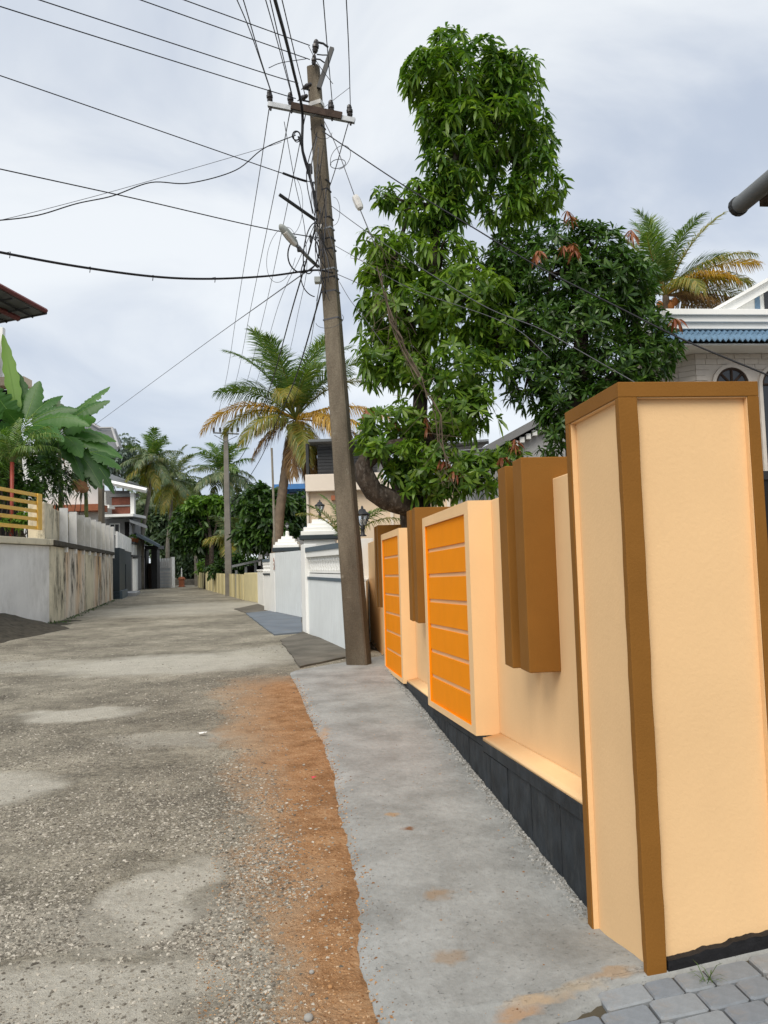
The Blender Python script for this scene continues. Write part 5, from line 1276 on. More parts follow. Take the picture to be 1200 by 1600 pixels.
    red2 = [q2(893, 330, 11.5), q2(898, 372, 11.5), q2(980, 365, 11.5), q2(1055, 500, 11.6), q2(890, 385, 11.5), q2(842, 395, 11.6)]
    leafy_tree('mango_tree', 'dark dense rounded mango tree behind the tall gate pillar', 'mango tree', base2, tr, lm, [pxblob(*b) for b in B2], 2300, .19, 10, M['mangodark'], M['barkdark'], droop=.55, wr=.20, parts=300, seed=5, extra=(M['mangored'], red2, 2, .16), spread=(.6, 1.7), upb=.45)
mango_trees()

# ------------------------------------------------------------------ coconut palms
def frond_mesh(L, el, droop, nl, ll, mats, side_tw, r, curl=1.3, lw=.035, hang=.55):
    """a frond leaving the origin towards +X; returns a mesh with rachis and leaflets"""
    V, F, MI = [], [], []; N_ = 14; pts = []; p = np.zeros(3); 
    for i in range(N_ + 1):
        t = i / N_; a = el - droop * t ** curl; pts.append(p.copy()); p = p + np.array([math.cos(a), 0, math.sin(a)]) * L / N_
    mb = MB(); mb.tube(pts, [max(.004, .045 * (1 - i / N_) * L / 4) for i in range(N_ + 1)], 4); V += mb.v; F += mb.f; MI += [0] * len(mb.f)
    pts = np.array(pts)
    for s in (-1, 1):
        for k in range(nl):
            t = .16 + .83 * (k + r.uniform(-.3, .3)) / nl; t = min(max(t, .14), .995); x = t * N_; i = min(int(x), N_ - 1); q = pts[i] + (pts[i + 1] - pts[i]) * (x - i); tg = unit(pts[i + 1] - pts[i])
            sd = np.array([0, s, 0.0]); nrm = np.cross(tg, sd) * s
            up_ = nrm if nrm[2] > 0 else -nrm
            l = ll * (.35 + .65 * math.sin(math.pi * (.12 + .80 * t))) * r.uniform(.85, 1.1) * (1.0 if t < .9 else .75)
            f = .35 + .75 * t ** 2
            d = unit(sd * (1 - .35 * t) + tg * f + up_ * .25 * side_tw + r.normal(0, .07, 3)); dn = np.array([0, 0, -1.0]) * hang * r.uniform(.7, 1.3)
            m1 = q + d * l * .45 + dn * l * .12; e = q + unit(d + dn * .9) * l * .98 + dn * l * .12
            ww = unit(np.cross(d, up_ + r.normal(0, .25, 3))) * lw * .5
            o = len(V); V += [tuple(q - ww * .6), tuple(q + ww * .6), tuple(m1 + ww), tuple(m1 - ww), tuple(e)]; F += [(o, o + 1, o + 2, o + 3), (o + 3, o + 2, o + 4)]; MI += [1, 1]
    me = bpy.data.meshes.new('frond'); me.from_pydata([tuple(map(float, v)) for v in V], [], F)
    for m in mats: me.materials.append(m)
    me.polygons.foreach_set('material_index', MI); return me
def palm(label, group, trunk, crown, fronds, L, ll, nl, lw, bark, nuts=0, seed=1, cat='palm tree'):
    """fronds: list of (azimuth deg [0 = right of frame, 90 = away, 180 = left, 270 = towards the viewer], elevation deg, droop deg, length factor, colour)"""
    r = np.random.default_rng(seed); t = thing('coconut_palm', label, cat, trunk[0][0], group)
    tm = MB(); pts = [p for p, _ in trunk]; rad = [q for _, q in trunk]; P2, R2 = [], []
    for i in range(len(pts) - 1):
        for k in range(8):
            f = k / 8; P2.append(pts[i] + (pts[i + 1] - pts[i]) * f); R2.append((rad[i] + (rad[i + 1] - rad[i]) * f) * (1.05 if k % 2 else .97))
    P2.append(pts[-1]); R2.append(rad[-1]); tm.tube(P2, R2, 10); tm.build('trunk', bark, t, smooth=True)
    cache = {}
    for (az, el, dr, lf, c) in fronds:
        mats = {'g': [M['palmyg'], M['palmgreen']], 'y': [M['palmyellow'], M['palmyellow']], 'm': [M['palmyg'], M['palmyg']], 'd': [M['palmdry'], M['palmdry']], 'f': [M['palmfar'], M['palmfar']]}[c]
        me = frond_mesh(L * lf, R(el), R(dr), nl, ll * (.8 + .2 * lf), mats, 1.0 if el > 20 else .4, r, lw=lw, hang=.35 if el > 50 else .75)
        mm = Matrix.Translation(Vector(crown)) @ Matrix.Rotation(R(az), 4, 'Z') @ Matrix.Rotation(r.uniform(-.35, .35), 4, 'X'); inst('frond', me, t, mm)
    for k in range(nuts):
        w = k * 2.4; p = crown + V3(math.cos(w) * .28, math.sin(w) * .28 - .1, -.25 - .12 * (k % 3))
        MB().lathe([(.03, -.15), (.11, -.07), (.12, .03), (.07, .12), (.02, .15)], tuple(p), 8).build('coconut', M['coconut'], t, smooth=True)
    return t
def rand_fronds(n, r, col, e=(85, -50), L=(.85, 1.1)):
    out = []
    for i in range(n):
        f = i / (n - 1); out.append((i * 137.5 + r.uniform(-15, 15), e[0] + (e[1] - e[0]) * f + r.uniform(-8, 8), r.uniform(45, 80) if f < .7 else r.uniform(30, 60), r.uniform(*L), col if isinstance(col, str) else col[min(int(f * len(col)), len(col) - 1)]))
    return out
def palms():
    Y = 32.0; q = lambda u, v, y=Y: A(u, v, y)
    cr = q(462, 655); b = q(431, 868); b2 = V3(b[0], Y, GZ - .1)
    tr = [(b2, .24), (q(433, 850), .22), (q(437, 800), .20), (q(444, 750), .19), (q(450, 705), .19), (q(457, 680), .21), (cr - V3(0, 0, .1), .12)]
    fr = [(178, 32, 95, 1.15, 'y'), (160, 28, 85, 1.0, 'm'), (195, 48, 70, .95, 'g'), (150, 72, 55, 1.05, 'g'), (175, 66, 50, 1.1, 'g'), (200, 80, 40, 1.1, 'g'), (120, 84, 30, 1.15, 'g'), (60, 82, 35, 1.15, 'g'), (20, 72, 50, 1.1, 'g'), (350, 62, 62, 1.1, 'g'), (330, 76, 55, 1.05, 'g'), (250, 78, 60, 1.0, 'g'), (100, 65, 60, 1.0, 'g'), (10, 52, 70, 1.05, 'm'), (300, 60, 85, 1.0, 'g'), (270, 45, 100, .9, 'm'), (2, 22, 60, 1.1, 'y'), (345, 8, 70, 1.1, 'y'), (5, -4, 50, 1.0, 'd'), (310, 10, 85, .95, 'y'), (285, -15, 65, .9, 'm'),
          (225, 10, 95, .8, 'm'), (200, -25, 45, .7, 'd'), (185, 8, 60, .45, 'd'), (330, -45, 40, .85, 'y'), (300, -60, 25, .8, 'd'), (350, -58, 22, .8, 'd'), (240, -62, 25, .7, 'd'), (20, -66, 18, .85, 'y'), (160, 55, 70, 1.1, 'g'), (40, 60, 60, 1.1, 'g')]
    palm('leaning coconut palm with yellow lower fronds just left of the near pole', 'coconut palms', tr, cr, fr, 3.9, 1.0, 96, .042, M['palmbark'], nuts=7, seed=4)
    Y = 26.0; q = lambda u, v, y=Y: A(u, v, y); cr = q(1040, 462)
    fr = [(182, 60, 60, 1.0, 'g'), (165, 66, 55, 1.05, 'g'), (150, 74, 50, 1.1, 'm'), (120, 82, 30, 1.1, 'g'), (60, 85, 25, 1.15, 'g'), (15, 76, 30, 1.15, 'g'), (355, 70, 40, 1.1, 'm'), (5, 52, 48, 1.05, 'g'), (350, 46, 62, 1.1, 'm'), (0, 40, 55, 1.25, 'y'), (10, 34, 60, 1.2, 'm'), (340, 24, 60, .95, 'm'), (2, 14, 50, 1.15, 'm'), (355, 4, 40, 1.1, 'd'), (320, 30, 85, .9, 'y'), (280, 20, 90, .85, 'm'), (200, 30, 80, .9, 'm'), (180, 15, 60, .8, 'm'), (250, 60, 70, 1.0, 'g'), (90, 60, 60, 1.0, 'g'), (300, 70, 60, 1.0, 'g'), (190, 78, 40, 1.05, 'g'), (30, 8, 50, 1.0, 'd'), (330, -10, 50, .8, 'd')]
    palm('coconut palm with yellow fronds rising behind the tiled house and dark mango', 'coconut palms', [(V3(cr[0] + .2, Y, -.2), .22), (q(1044, 600), .18), (q(1042, 500), .17), (cr, .1)], cr, fr, 2.95, .80, 84, .034, M['palmbark'], nuts=5, seed=6)
    r = np.random.default_rng(3)
    def far(u, v, ub, vb, Y, n, L, col, label, sd, e=(88, -60), trm=.16):
        c = A(u, v, Y); bb = A(ub, vb, Y); rr = np.random.default_rng(sd); m = (c + bb) / 2 + V3(.15, 0, 0)
        palm(label, 'coconut palms', [(V3(bb[0] - .1, Y, GZ - .1), trm * 1.25), (bb, trm * 1.15), (m, trm), (c, trm * .7)], c, rand_fronds(n, rr, col, e), L, .95, 44, .075, M['palmgrey'], nuts=0, seed=sd)
    far(237, 718, 222, 835, 66, 26, 3.0, ['g', 'f', 'f', 'm'], 'tall slim palm with pale trunk beside the brick balcony house', 21)
    far(268, 752, 262, 850, 74, 30, 3.9, ['f', 'f', 'f', 'm'], 'broad drooping palm right of the tall slim palm', 22)
    far(349, 738, 350, 850, 62, 24, 3.2, ['g', 'g', 'f', 'f'], 'dark green palm directly behind the second pole', 23, e=(85, -35))
    far(225, 790, 240, 880, 84, 24, 4.2, ['f', 'f'], 'faint palm crown low between brick house and drooping palm', 24)
    far(300, 800, 300, 880, 86, 26, 4.0, ['f', 'f', 'm'], 'faint palm crown low behind the dark round tree', 25)
    far(370, 845, 372, 900, 50, 16, 2.2, ['f', 'm'], 'low young palm right of the second pole', 26, e=(85, 0))
    # young palms in the white house garden
    Y = 24.0; c = A(540, 850, Y)
    fr = [(150, 72, 45, 1.0, 'g'), (172, 60, 70, .9, 'm'), (20, 62, 60, .9, 'g'), (100, 80, 40, 1.0, 'g'), (200, 66, 50, .8, 'g'), (340, 58, 55, .9, 'g'), (10, 48, 60, .9, 'm'), (270, 70, 60, .8, 'g')]
    palm('young feathery palm behind the white piers, partly behind the near pole', 'coconut palms', [(V3(c[0], Y, -.2), .12), (c, .09)], c, fr, 2.2, .48, 44, .03, M['palmbark'], seed=9)
palms()

# ------------------------------------------------------------------ bananas, red stem palm and garden on the raised bed
def banana_leaf(p0, p1, width, bow, mat, parent, roll=0.0, seed=1, tears=4):
    r = np.random.default_rng(seed); p0, p1 = np.asarray(p0), np.asarray(p1); n = 46; Lg = np.linalg.norm(p1 - p0); ax = unit(p1 - p0)
    side = unit(np.cross(ax, unit(p0 - EYE))) ; nrm = np.cross(side, ax)
    side = side * math.cos(roll) + nrm * math.sin(roll); nrm = np.cross(side, ax)
    V, F = [], []; tear = set(int(x) for x in r.choice(np.arange(8, n - 4), tears * 2, replace=False)) if tears else set()
    for i in range(n + 1):
        t = i / n; c = p0 + (p1 - p0) * t + V3(0, 0, bow * Lg * 4 * t * (1 - t))
        w = width * (math.sin(math.pi * min(max((t - .10) / .9, 0), 1) ** .75) ** .7 if t > .1 else .015) * .5 + .012
        for s in (-1, 0, 1):
            k = w * (1 + .10 * math.sin(t * 40 + s + seed)) ; fold = .22
            V.append(tuple(c + side * s * k + nrm * abs(s) * (k * fold + .055 * k * (i % 2)) + V3(0, 0, -.25 * abs(s) * k * abs(side[2]) - .05 * abs(s) * k * math.sin(i * 1.9 + s))))
    for i in range(n):
        for s in (0, 1):
            a = i * 3 + s
            if i in tear and r.uniform() < .8:
                # torn: the blade segment narrows to a notch
                V[a + (0 if s == 0 else 1)] = tuple(np.array(V[i * 3 + 1]) * .38 + np.array(V[a + (0 if s == 0 else 1)]) * .62)
            F.append((a, a + 1, a + 4, a + 3))
    o = npmesh('leaf', np.array(V), F, mat, parent=parent)
    mid = [np.array(V[i * 3 + 1]) + nrm * .004 for i in range(n + 1)]
    MB().tube(mid, [max(.005, .022 * (1 - i / n)) for i in range(n + 1)], 5).build('midrib', M['bananayoung'], o)
    return o
def garden_left():
    Y = 29.0; zb = 2.44
    def plant(ub, label, leaves, Yp, hw=.11):
        b = A(ub, 790, Yp); base = V3(b[0], Yp, zb - .05); t = thing('banana_plant', label, 'banana plant', base, 'banana plants on the raised garden')
        top = A(leaves[0][0], leaves[0][1], Yp)
        MB().tube([base, (base + top) / 2 + V3(.03, 0, 0), top], [hw, hw * .8, hw * .5], 9).build('stem', M['bananastem'], t, smooth=True)
        for k, (u0, v0, u1, v1, w, bow, dy, m, roll) in enumerate(leaves):
            p0, p1 = A(u0, v0, Yp), A(u1, v1, Yp + dy); banana_leaf(p0, p1, 1.0 * w * Yp / FPX, bow, M[m], t, roll, seed=ub + k * 3, tears=r_.randint(0, 3))
    r_ = random.Random(2)
    plant(33, 'banana plant with an upright pale young leaf at the left edge',
          [(30, 662, 4, 522, 22, .02, .3, 'bananayoung', .3), (34, 662, 26, 580, 34, .0, .8, 'banana', .2), (38, 662, 62, 595, 30, .03, .6, 'banana', .3), (30, 668, -22, 600, 40, .04, -.3, 'banana', .5), (28, 672, -30, 690, 34, .10, -1.0, 'banana', .5), (40, 664, 122, 640, 24, .12, .2, 'banana', .6), (42, 668, 140, 665, 26, .14, -.4, 'banana', .5), (36, 672, 78, 690, 30, .10, -1.2, 'bananadark', .6), (40, 660, 98, 618, 24, .10, 1.0, 'banana', .9), (32, 668, 8, 640, 34, .02, -.6, 'banana', .5), (40, 670, 100, 690, 26, .12, -1.4, 'banana', .6), (34, 676, 20, 730, 26, .08, -1.2, 'bananadark', .5)], Y)
    plant(95, 'banana plant with broad leaves arching over the ribbed parapet',
          [(92, 672, 172, 626, 24, .09, .2, 'banana', .7), (95, 668, 172, 604, 22, .05, 1.0, 'banana', .9), (92, 675, 150, 632, 30, .06, .7, 'bananadark', .3), (95, 680, 168, 690, 24, .13, -.3, 'banana', .6), (96, 684, 192, 716, 24, .12, -.2, 'banana', .8), (95, 690, 160, 764, 34, .13, -.6, 'bananadark', .3), (92, 688, 130, 752, 28, .16, -.8, 'bananadark', .5), (90, 684, 52, 700, 30, .12, -.9, 'bananadark', .4), (96, 680, 132, 660, 26, .10, .4, 'banana', .7), (94, 676, 88, 622, 26, .0, .6, 'bananadark', .3), (92, 686, 62, 745, 30, .14, -.7, 'bananadark', .5), (94, 678, 150, 655, 26, .10, -.9, 'banana', .5), (94, 682, 128, 715, 30, .14, -1.0, 'banana', .4), (94, 676, 58, 640, 28, .05, .5, 'bananadark', .4), (95, 682, 182, 690, 22, .13, .4, 'banana', .8)], Y + 1.5)
    plant(135, 'banana plant farthest right with drooping leaves beside the grey eave',
          [(132, 706, 190, 733, 22, .10, .2, 'banana', .8), (134, 708, 186, 712, 20, .10, .6, 'banana', .7), (134, 712, 179, 772, 18, .12, -.3, 'bananadark', .5), (132, 712, 150, 765, 26, .12, -.3, 'bananadark', .3), (130, 708, 96, 716, 26, .10, -.3, 'bananadark', .6), (132, 706, 168, 690, 22, .08, .7, 'banana', .8), (132, 712, 120, 770, 24, .12, -.6, 'bananadark', .4), (134, 712, 172, 745, 26, .12, .2, 'bananadark', .4), (132, 704, 140, 668, 20, .04, .5, 'banana', .4)], Y + 6.5)
    # dead hanging leaf
    t = thing('dead_leaf', 'brown withered banana leaf hanging above the parapet', 'leaf', A(125, 765, 33)); banana_leaf(A(112, 748, 33), A(137, 768, 32.8), 24 * 33 / FPX, .02, M['deadleaf'], t, .4, 5, 3)
    MB().tube([A(98, 716, 33), A(104, 735, 33), A(113, 749, 33)], .02, 5).build('stalk', M['deadleaf'], t)
    # red stemmed palm
    Yp = 25.8; b = A(18, 800, Yp); base = V3(b[0], Yp, zb - .05); top = A(19, 722, Yp)
    t = thing('red_stem_palm', 'slim palm with a bright red stem behind the yellow railing', 'palm tree', base)
    MB().tube([base, (base + top) / 2, top], [.065, .06, .07], 8).build('stem', M['redstem'], t, smooth=True)
    r = np.random.default_rng(9)
    for (az, el, dr, lf) in [(175, 75, 50, 1), (150, 68, 55, 1), (15, 70, 60, 1.05), (30, 60, 75, 1.1), (350, 58, 80, 1.2), (5, 48, 85, 1.0), (90, 82, 30, 1.0), (270, 70, 80, .8), (200, 60, 60, .9), (180, 40, 60, .9), (320, 40, 70, .9), (340, 76, 45, 1.1)]:
        me = frond_mesh(1.75 * lf, R(el), R(dr), 34, .5, [M['bananastem'], M['palmgreen']], .6, r, lw=.035, hang=.8)
        inst('frond', me, t, Matrix.Translation(Vector(top)) @ Matrix.Rotation(R(az), 4, 'Z'))
    # shrubs
    def shrub(name, label, blobs, n, L, mat, seed, Yp, sp=(.4, 1.6), nl=7, wr=.3, droop=.5):
        r = np.random.default_rng(seed); c = np.mean([b[0] for b in blobs], 0); base = V3(c[0], c[1], zb - .03); t = thing(name, label, 'shrub', base, 'shrubs of the raised garden')
        P, N_ = blob_points(blobs, n, r, .1); PP, DD, LL = [], [], []
        for j in range(n):
            p, d, l = whorl(nl, L, sp, r); Rm = rot_to(N_[j] + V3(0, 0, .6), r); PP.append(p @ Rm.T + P[j]); DD.append(d @ Rm.T); LL.append(l)
        leaf_mesh('foliage', np.concatenate(PP), np.concatenate(DD), np.concatenate(LL), wr, droop, mat, t, 'stuff')
        st = MB()
        for k in range(7):
            b_ = blobs[k % len(blobs)]; st.tube([base + r.normal(0, .1, 3) * V3(1, 1, 0), (base + b_[0]) / 2 + r.normal(0, .1, 3), b_[0] + r.normal(0, .15, 3)], [.025, .018, .008], 5)
        st.build('stems', M['barkdark'], t)
    B = lambda *a: pxblob(*a)
    shrub('shrub', 'dense dark shrub behind the yellow railing', [B(8, 745, 22, 40, 27.6), B(45, 765, 24, 30, 27.8), B(75, 740, 22, 34, 29.4), B(60, 715, 26, 26, 30.6)], 330, .30, M['midleaf'], 1, 26)
    shrub('shrub', 'light green low shrub poking through the yellow railing bars', [B(32, 810, 16, 12, 25.35), B(48, 806, 10, 12, 25.35), B(10, 816, 16, 8, 25.4)], 60, .22, M['brightleaf'], 2, 25.3)
    shrub('shrub', 'dark strappy shrub under the arching banana leaves', [B(100, 745, 20, 28, 31.5), B(128, 742, 16, 26, 35), B(88, 770, 12, 16, 30)], 130, .42, M['midleaf'], 3, 27, (.2, 1.1), 8, .12, .8)
    shrub('shrub', 'thin pale strappy shrub at the far left edge', [B(-5, 715, 14, 40, 27), B(4, 690, 14, 22, 27.2)], 70, .5, M['brightleaf'], 4, 26.5, (.2, 1.0), 8, .07, .7)
    # weeds at the foot of the front wall
    Pw, Dw, Lw = [], [], []; r = np.random.default_rng(12); P0, P1 = V3(LW0[0], LW0[1], 0), V3(LW1[0], LW1[1], 0)
    for i in range(900):
        f = r.uniform() ** 1.2
        if r.uniform() < .6: p = P0 + (P1 - P0) * f + V3(.15 + abs(r.normal(0, .15)), 0, GZ)
        else: p = P0 + (A(0, 840, 21.8) * V3(1, 1, 0) - P0) * r.uniform(.0, 1.6) + V3(.15 + abs(r.normal(0, .3)), 0, GZ + .05)
        Pw.append(p); Dw.append(unit(r.normal(0, .6, 3) + V3(0, 0, .8))); Lw.append(r.uniform(.04, .16))
    o = leaf_mesh('weeds', np.array(Pw), np.array(Dw), np.array(Lw), .2, .6, M['midleaf'], None, 'stuff')
garden_left()
def mound():
    P0 = V3(LW0[0], LW0[1], 0); Q = A(0, 840, 21.8); df = unit(V3(Q[0], Q[1], 0) - P0); n = 24; m = 10; V = []; r = np.random.default_rng(3)
    out = np.array([-df[1], df[0], 0])
    for i in range(n):
        s = -1.2 + 10 * i / (n - 1); h = .55 * smoothstep((s - .2) / 3.0)
        for j in range(m):
            f = j / (m - 1); w = .25 + 1.0 * float(h) + 1.2
            p = P0 + df * s + out * (w * f - .05); nz = float(fbm(np.array(p[0] * 1.5), np.array(p[1] * 1.5), 4, 3)) - .45
            V.append((p[0] + nz * .2, p[1], GZ - .06 + float(h) * (1 - f) ** 1.4 + (.14 * nz + .10) * (1 - f) + (.05 * nz if 0 < j < m - 1 else 0)))
    struct(npmesh('terrain_mound', np.array(V), gridfaces(n, m), M['mould']))
mound()

# ------------------------------------------------------------------ background trees
def back_trees():
    def tree(label, B, n, L, mat, ub, vb, seed, nl=9, droop=.5, wr=.3, trunk=.22):
        Y = B[0][4]; b = A(ub, vb, Y); base = V3(b[0], Y, GZ - .1); top = A(B[0][0], B[0][1], Y); mid = (base + top) / 2 + V3(.2, 0, 0)
        leafy_tree('broadleaf_tree', label, 'tree', base, [(base, trunk), (mid, trunk * .8), (top, trunk * .4)], [[(mid, trunk * .5), (A(x[0], x[1], x[4]), trunk * .2)] for x in B[1:4]], [pxblob(*x) for x in B], n, L, nl, mat, M['barkdark'], droop=droop, wr=wr, group='trees at the far end of the road', seed=seed, shell=.15)
    tree('round dark tree with bright top leaves left of the second pole', [(318, 815, 44, 38, 60), (290, 825, 24, 34, 60), (345, 830, 30, 34, 60), (318, 795, 32, 22, 60.5), (305, 850, 30, 16, 60)], 750, .62, M['midleaf'], 322, 900, 31)
    tree('tangled green tree right of the second pole, before the blue roof', [(408, 800, 30, 34, 40), (390, 790, 20, 22, 40), (430, 790, 26, 28, 40), (402, 770, 18, 16, 40), (425, 830, 30, 26, 39.5), (392, 840, 26, 24, 39.5), (455, 800, 18, 30, 41)], 620, .48, M['midleaf'], 415, 900, 32)
    tree('bright leaf crown just above the round dark tree', [(322, 786, 34, 13, 58.5), (345, 792, 18, 14, 58.5), (300, 792, 18, 12, 58.5)], 150, .55, M['brightleaf'], 330, 890, 33)
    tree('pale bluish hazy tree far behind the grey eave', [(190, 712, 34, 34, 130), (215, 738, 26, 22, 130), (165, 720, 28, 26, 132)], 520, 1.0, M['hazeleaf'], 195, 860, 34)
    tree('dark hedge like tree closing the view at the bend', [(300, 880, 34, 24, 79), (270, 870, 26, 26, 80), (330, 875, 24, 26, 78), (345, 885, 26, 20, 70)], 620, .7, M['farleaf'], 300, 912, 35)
    tree('dark low hedge behind the carport and pale yellow wall', [(372, 880, 20, 16, 47), (395, 885, 22, 14, 47), (415, 885, 18, 14, 47), (345, 890, 22, 14, 52)], 300, .42, M['midleaf'], 395, 905, 40)
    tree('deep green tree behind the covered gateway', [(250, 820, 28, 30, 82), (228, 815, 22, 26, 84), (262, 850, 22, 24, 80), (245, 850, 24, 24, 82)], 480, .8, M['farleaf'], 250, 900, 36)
    tree('flowering orange tinged shrub beside the third post', [(325, 885, 14, 14, 66), (340, 880, 14, 16, 62), (318, 893, 10, 8, 66)], 130, .5, M['brightleaf'], 325, 912, 37)
    tree('dark garden tree below the blue balcony', [(450, 815, 26, 24, 41), (470, 795, 14, 30, 42), (430, 850, 30, 20, 40)], 260, .45, M['midleaf'], 450, 880, 38)
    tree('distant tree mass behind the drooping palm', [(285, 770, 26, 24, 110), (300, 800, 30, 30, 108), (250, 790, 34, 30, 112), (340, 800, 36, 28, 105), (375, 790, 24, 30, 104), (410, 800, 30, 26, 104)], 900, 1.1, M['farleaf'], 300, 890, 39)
back_trees()

# ------------------------------------------------------------------ poles
POLE_B, POLE_T = A(561.5, 1045, 12.64), A(489.5, 105, 12.64)
def pole_at(v):
    f = (1039 - v) / (1039 - 105); return A(561 + (490 - 561) * f, v, 12.64), .185 + (.095 - .185) * f
def near_pole():
    t = thing('utility_pole', 'leaning weathered concrete utility pole in front of the yellow wall', 'utility pole', POLE_B)
    ax = unit(POLE_T - POLE_B); x = unit(np.cross(ax, V3(0, 1, 0))); x = unit(x); y = np.cross(ax, x)
    if x[0] < 0: x, y = -x, -y
    c, s = math.cos(R(-20)), math.sin(R(-20)); xr = x * c + y * s; yr = -x * s + y * c
    if yr[1] < 0: yr = -yr
    mb = MB(); n = 26; rings = []
    for i in range(n + 1):
        f = i / n; p = POLE_B - ax * .6 + (POLE_T - POLE_B + ax * .6) * f; hw = .188 + (.098 - .188) * f; hd = .125 + (.075 - .125) * f; k = .025
        jit = lambda: random.uniform(-.004, .004)
        rings.append([p + xr * (a + jit()) + yr * (b + jit()) for a, b in ((-hw + k, -hd), (hw - k, -hd), (hw, -hd + k), (hw, hd - k), (hw - k, hd), (-hw + k, hd), (-hw, hd - k), (-hw, -hd + k))])
    vs = [q for r_ in rings for q in r_]; fs = [(i * 8 + k, i * 8 + (k + 1) % 8, (i + 1) * 8 + (k + 1) % 8, (i + 1) * 8 + k) for i in range(n) for k in range(8)]
    fs += [tuple(range(7, -1, -1)), tuple(range(n * 8, n * 8 + 8))]
    mb.add(vs, fs).build('shaft', M['pole'], t)
    Yf = 12.44
    # cross arm
    a0, a1 = A(419, 163, Yf), A(554.5, 189, Yf); d = unit(a1 - a0)
    def bar(name, p, q, w, h, mat, par):
        dd = unit(q - p); u_ = unit(np.cross(dd, V3(0, 0, 1))); v_ = np.cross(u_, dd)
        m = MB(); cs = [(-w, -h), (w, -h), (w, h), (-w, h)]
        m.hexa([tuple(p + u_ * a + v_ * b) for a, b in cs], [tuple(q + u_ * a + v_ * b) for a, b in cs]); return m.build(name, mat, par)
    arm = bar('cross_arm', a0, a1, .035, .04, M['steel'], t)
    bar('packing_timber', A(455, 165, Yf - .045), A(534, 181, Yf - .045), .02, .058, M['timber'], arm)
    def insulator(p, axis, s, par, mat='porcelain', nm='insulator'):
        pts, rad = [], []
        for z, r_ in [(-.05, .012), (0, .012), (.0, .035), (.04, .05), (.06, .04), (.08, .055), (.12, .055), (.14, .04), (.16, .045), (.20, .035), (.22, .015)]:
            pts.append(np.asarray(p) + axis * z * s); rad.append(r_ * s)
        m = MB(); m.tube(pts, rad, 10); return m.build(nm, M[mat], par, smooth=False)
    upv = unit(ax)
    INS = {}
    for k, (u, v) in enumerate([(422, 160), (454.5, 164), (518, 176), (547, 183)]):
        p = A(u, v, Yf); insulator(p, upv, 1.0, arm); insulator(p - upv * .05, -upv, .45, arm, nm='insulator_pin')
    # strut to the upper right with strain insulators
    st = bar('strut', A(498, 138, 12.5), A(519, 75, 12.5), .03, .035, M['darkmetal'], t)
    for (u, v, w, h, s) in [(492, 82, 494, 66, 1.05), (490, 101, 491, 88, .8)]:
        p = A(u, v, 12.45); q = A(w, h, 12.45); insulator(p, unit(q - p), s, st)
    MB().tube([A(496, 66, 12.45), A(505, 68, 12.47), A(513, 74, 12.5)], .018, 6).build('hook', M['darkmetal'], st)
    MB().tube([A(495, 85, 12.45), A(504, 86, 12.47), A(511, 86, 12.5)], .010, 6).build('hook', M['darkmetal'], st)
    MB().tube([A(493, 92, 12.45), A(500, 93, 12.47), A(507, 98, 12.5)], .012, 6).build('hook', M['darkmetal'], st)
    for (u, v) in [(474, 138), (468, 156)]:
        p = A(u, v, 12.4); insulator(p, unit(V3(.8, -.5, .1)), .8, t, nm='strain_insulator')
        MB().tube([p, A(484, v + 3, 12.45)], .014, 6).build('hook', M['darkmetal'], t)
    # collar bands
    for v, m in [(164, 'whiteporc'), (360, 'steel'), (376, 'wire'), (392, 'wire'), (423, 'steel'), (436, 'wire'), (286, 'wire'), (300, 'wire'), (457, 'wiregrey'), (500, 'wiregrey'), (343, 'wire'), (202, 'wire')]:
        p, hw = pole_at(v); hh = .012 if m != 'whiteporc' else .035
        hd = hw * .7; k = .006 if hh < .03 else .012; ring = []
        cs = [(-hw - k, -hd - k), (hw + k, -hd - k), (hw + k, hd + k), (-hw - k, hd + k)]
        sl = random.uniform(-.06, .06)
        mb = MB(); mb.hexa([tuple(p + xr * a + yr * b + ax * (-hh + sl * a)) for a, b in cs], [tuple(p + xr * a + yr * b + ax * (hh + sl * a)) for a, b in cs]); mb.build('band', M[m], t)
    # clamp and small boxes
    for (u, v, w, h, m) in [(483, 261, 9, 12, 'darkmetal'), (497, 354, 12, 8, 'whiteporc'), (496, 436, 10, 9, 'lampgrey'), (485, 371, 3.5, 10, 'darkmetal')]:
        fbox(MB(), u - w / 2, v - h / 2, u + w / 2, v + h / 2, 12.36, .12).build('clamp_box', M[m], t, bev=.01)
    # bracket rod
    MB().tube([A(436.5, 304, 12.1), A(492, 343, 12.5)], .028, 8).build('bracket_rod', M['darkmetal'], t)
    # street lamp
    l = thing('street_lamp', 'pale tube street lamp angled out from the leaning pole', 'street lamp', A(497, 415, 12.45))
    p, q = A(437, 351, 11.7), A(463, 383, 12.0)
    dd = unit(q - p); L_ = np.linalg.norm(q - p); mb = MB(); mb.tube([p, p + dd * .04, p + dd * .12, p + dd * L_ * .6, q - dd * .05, q], [.02, .05, .065, .07, .06, .04], 10); mb.build('housing', M['lampgrey'], l, smooth=True)
    mb = MB(); off = V3(.02, -.01, -.045); mb.tube([p + dd * .1 + off, p + dd * L_ * .85 + off], [.042, .042], 8); mb.build('diffuser', M['whiteporc'], l)
    MB().tube([q - dd * .02, A(482, 403, 12.3), A(497, 417, 12.5)], [.032, .03, .028], 8).build('arm', M['steel'], l, smooth=True)
    fbox(MB(), 464, 385, 470, 391, 12.02, .08).build('ballast', M['darkmetal'], l)
near_pole()
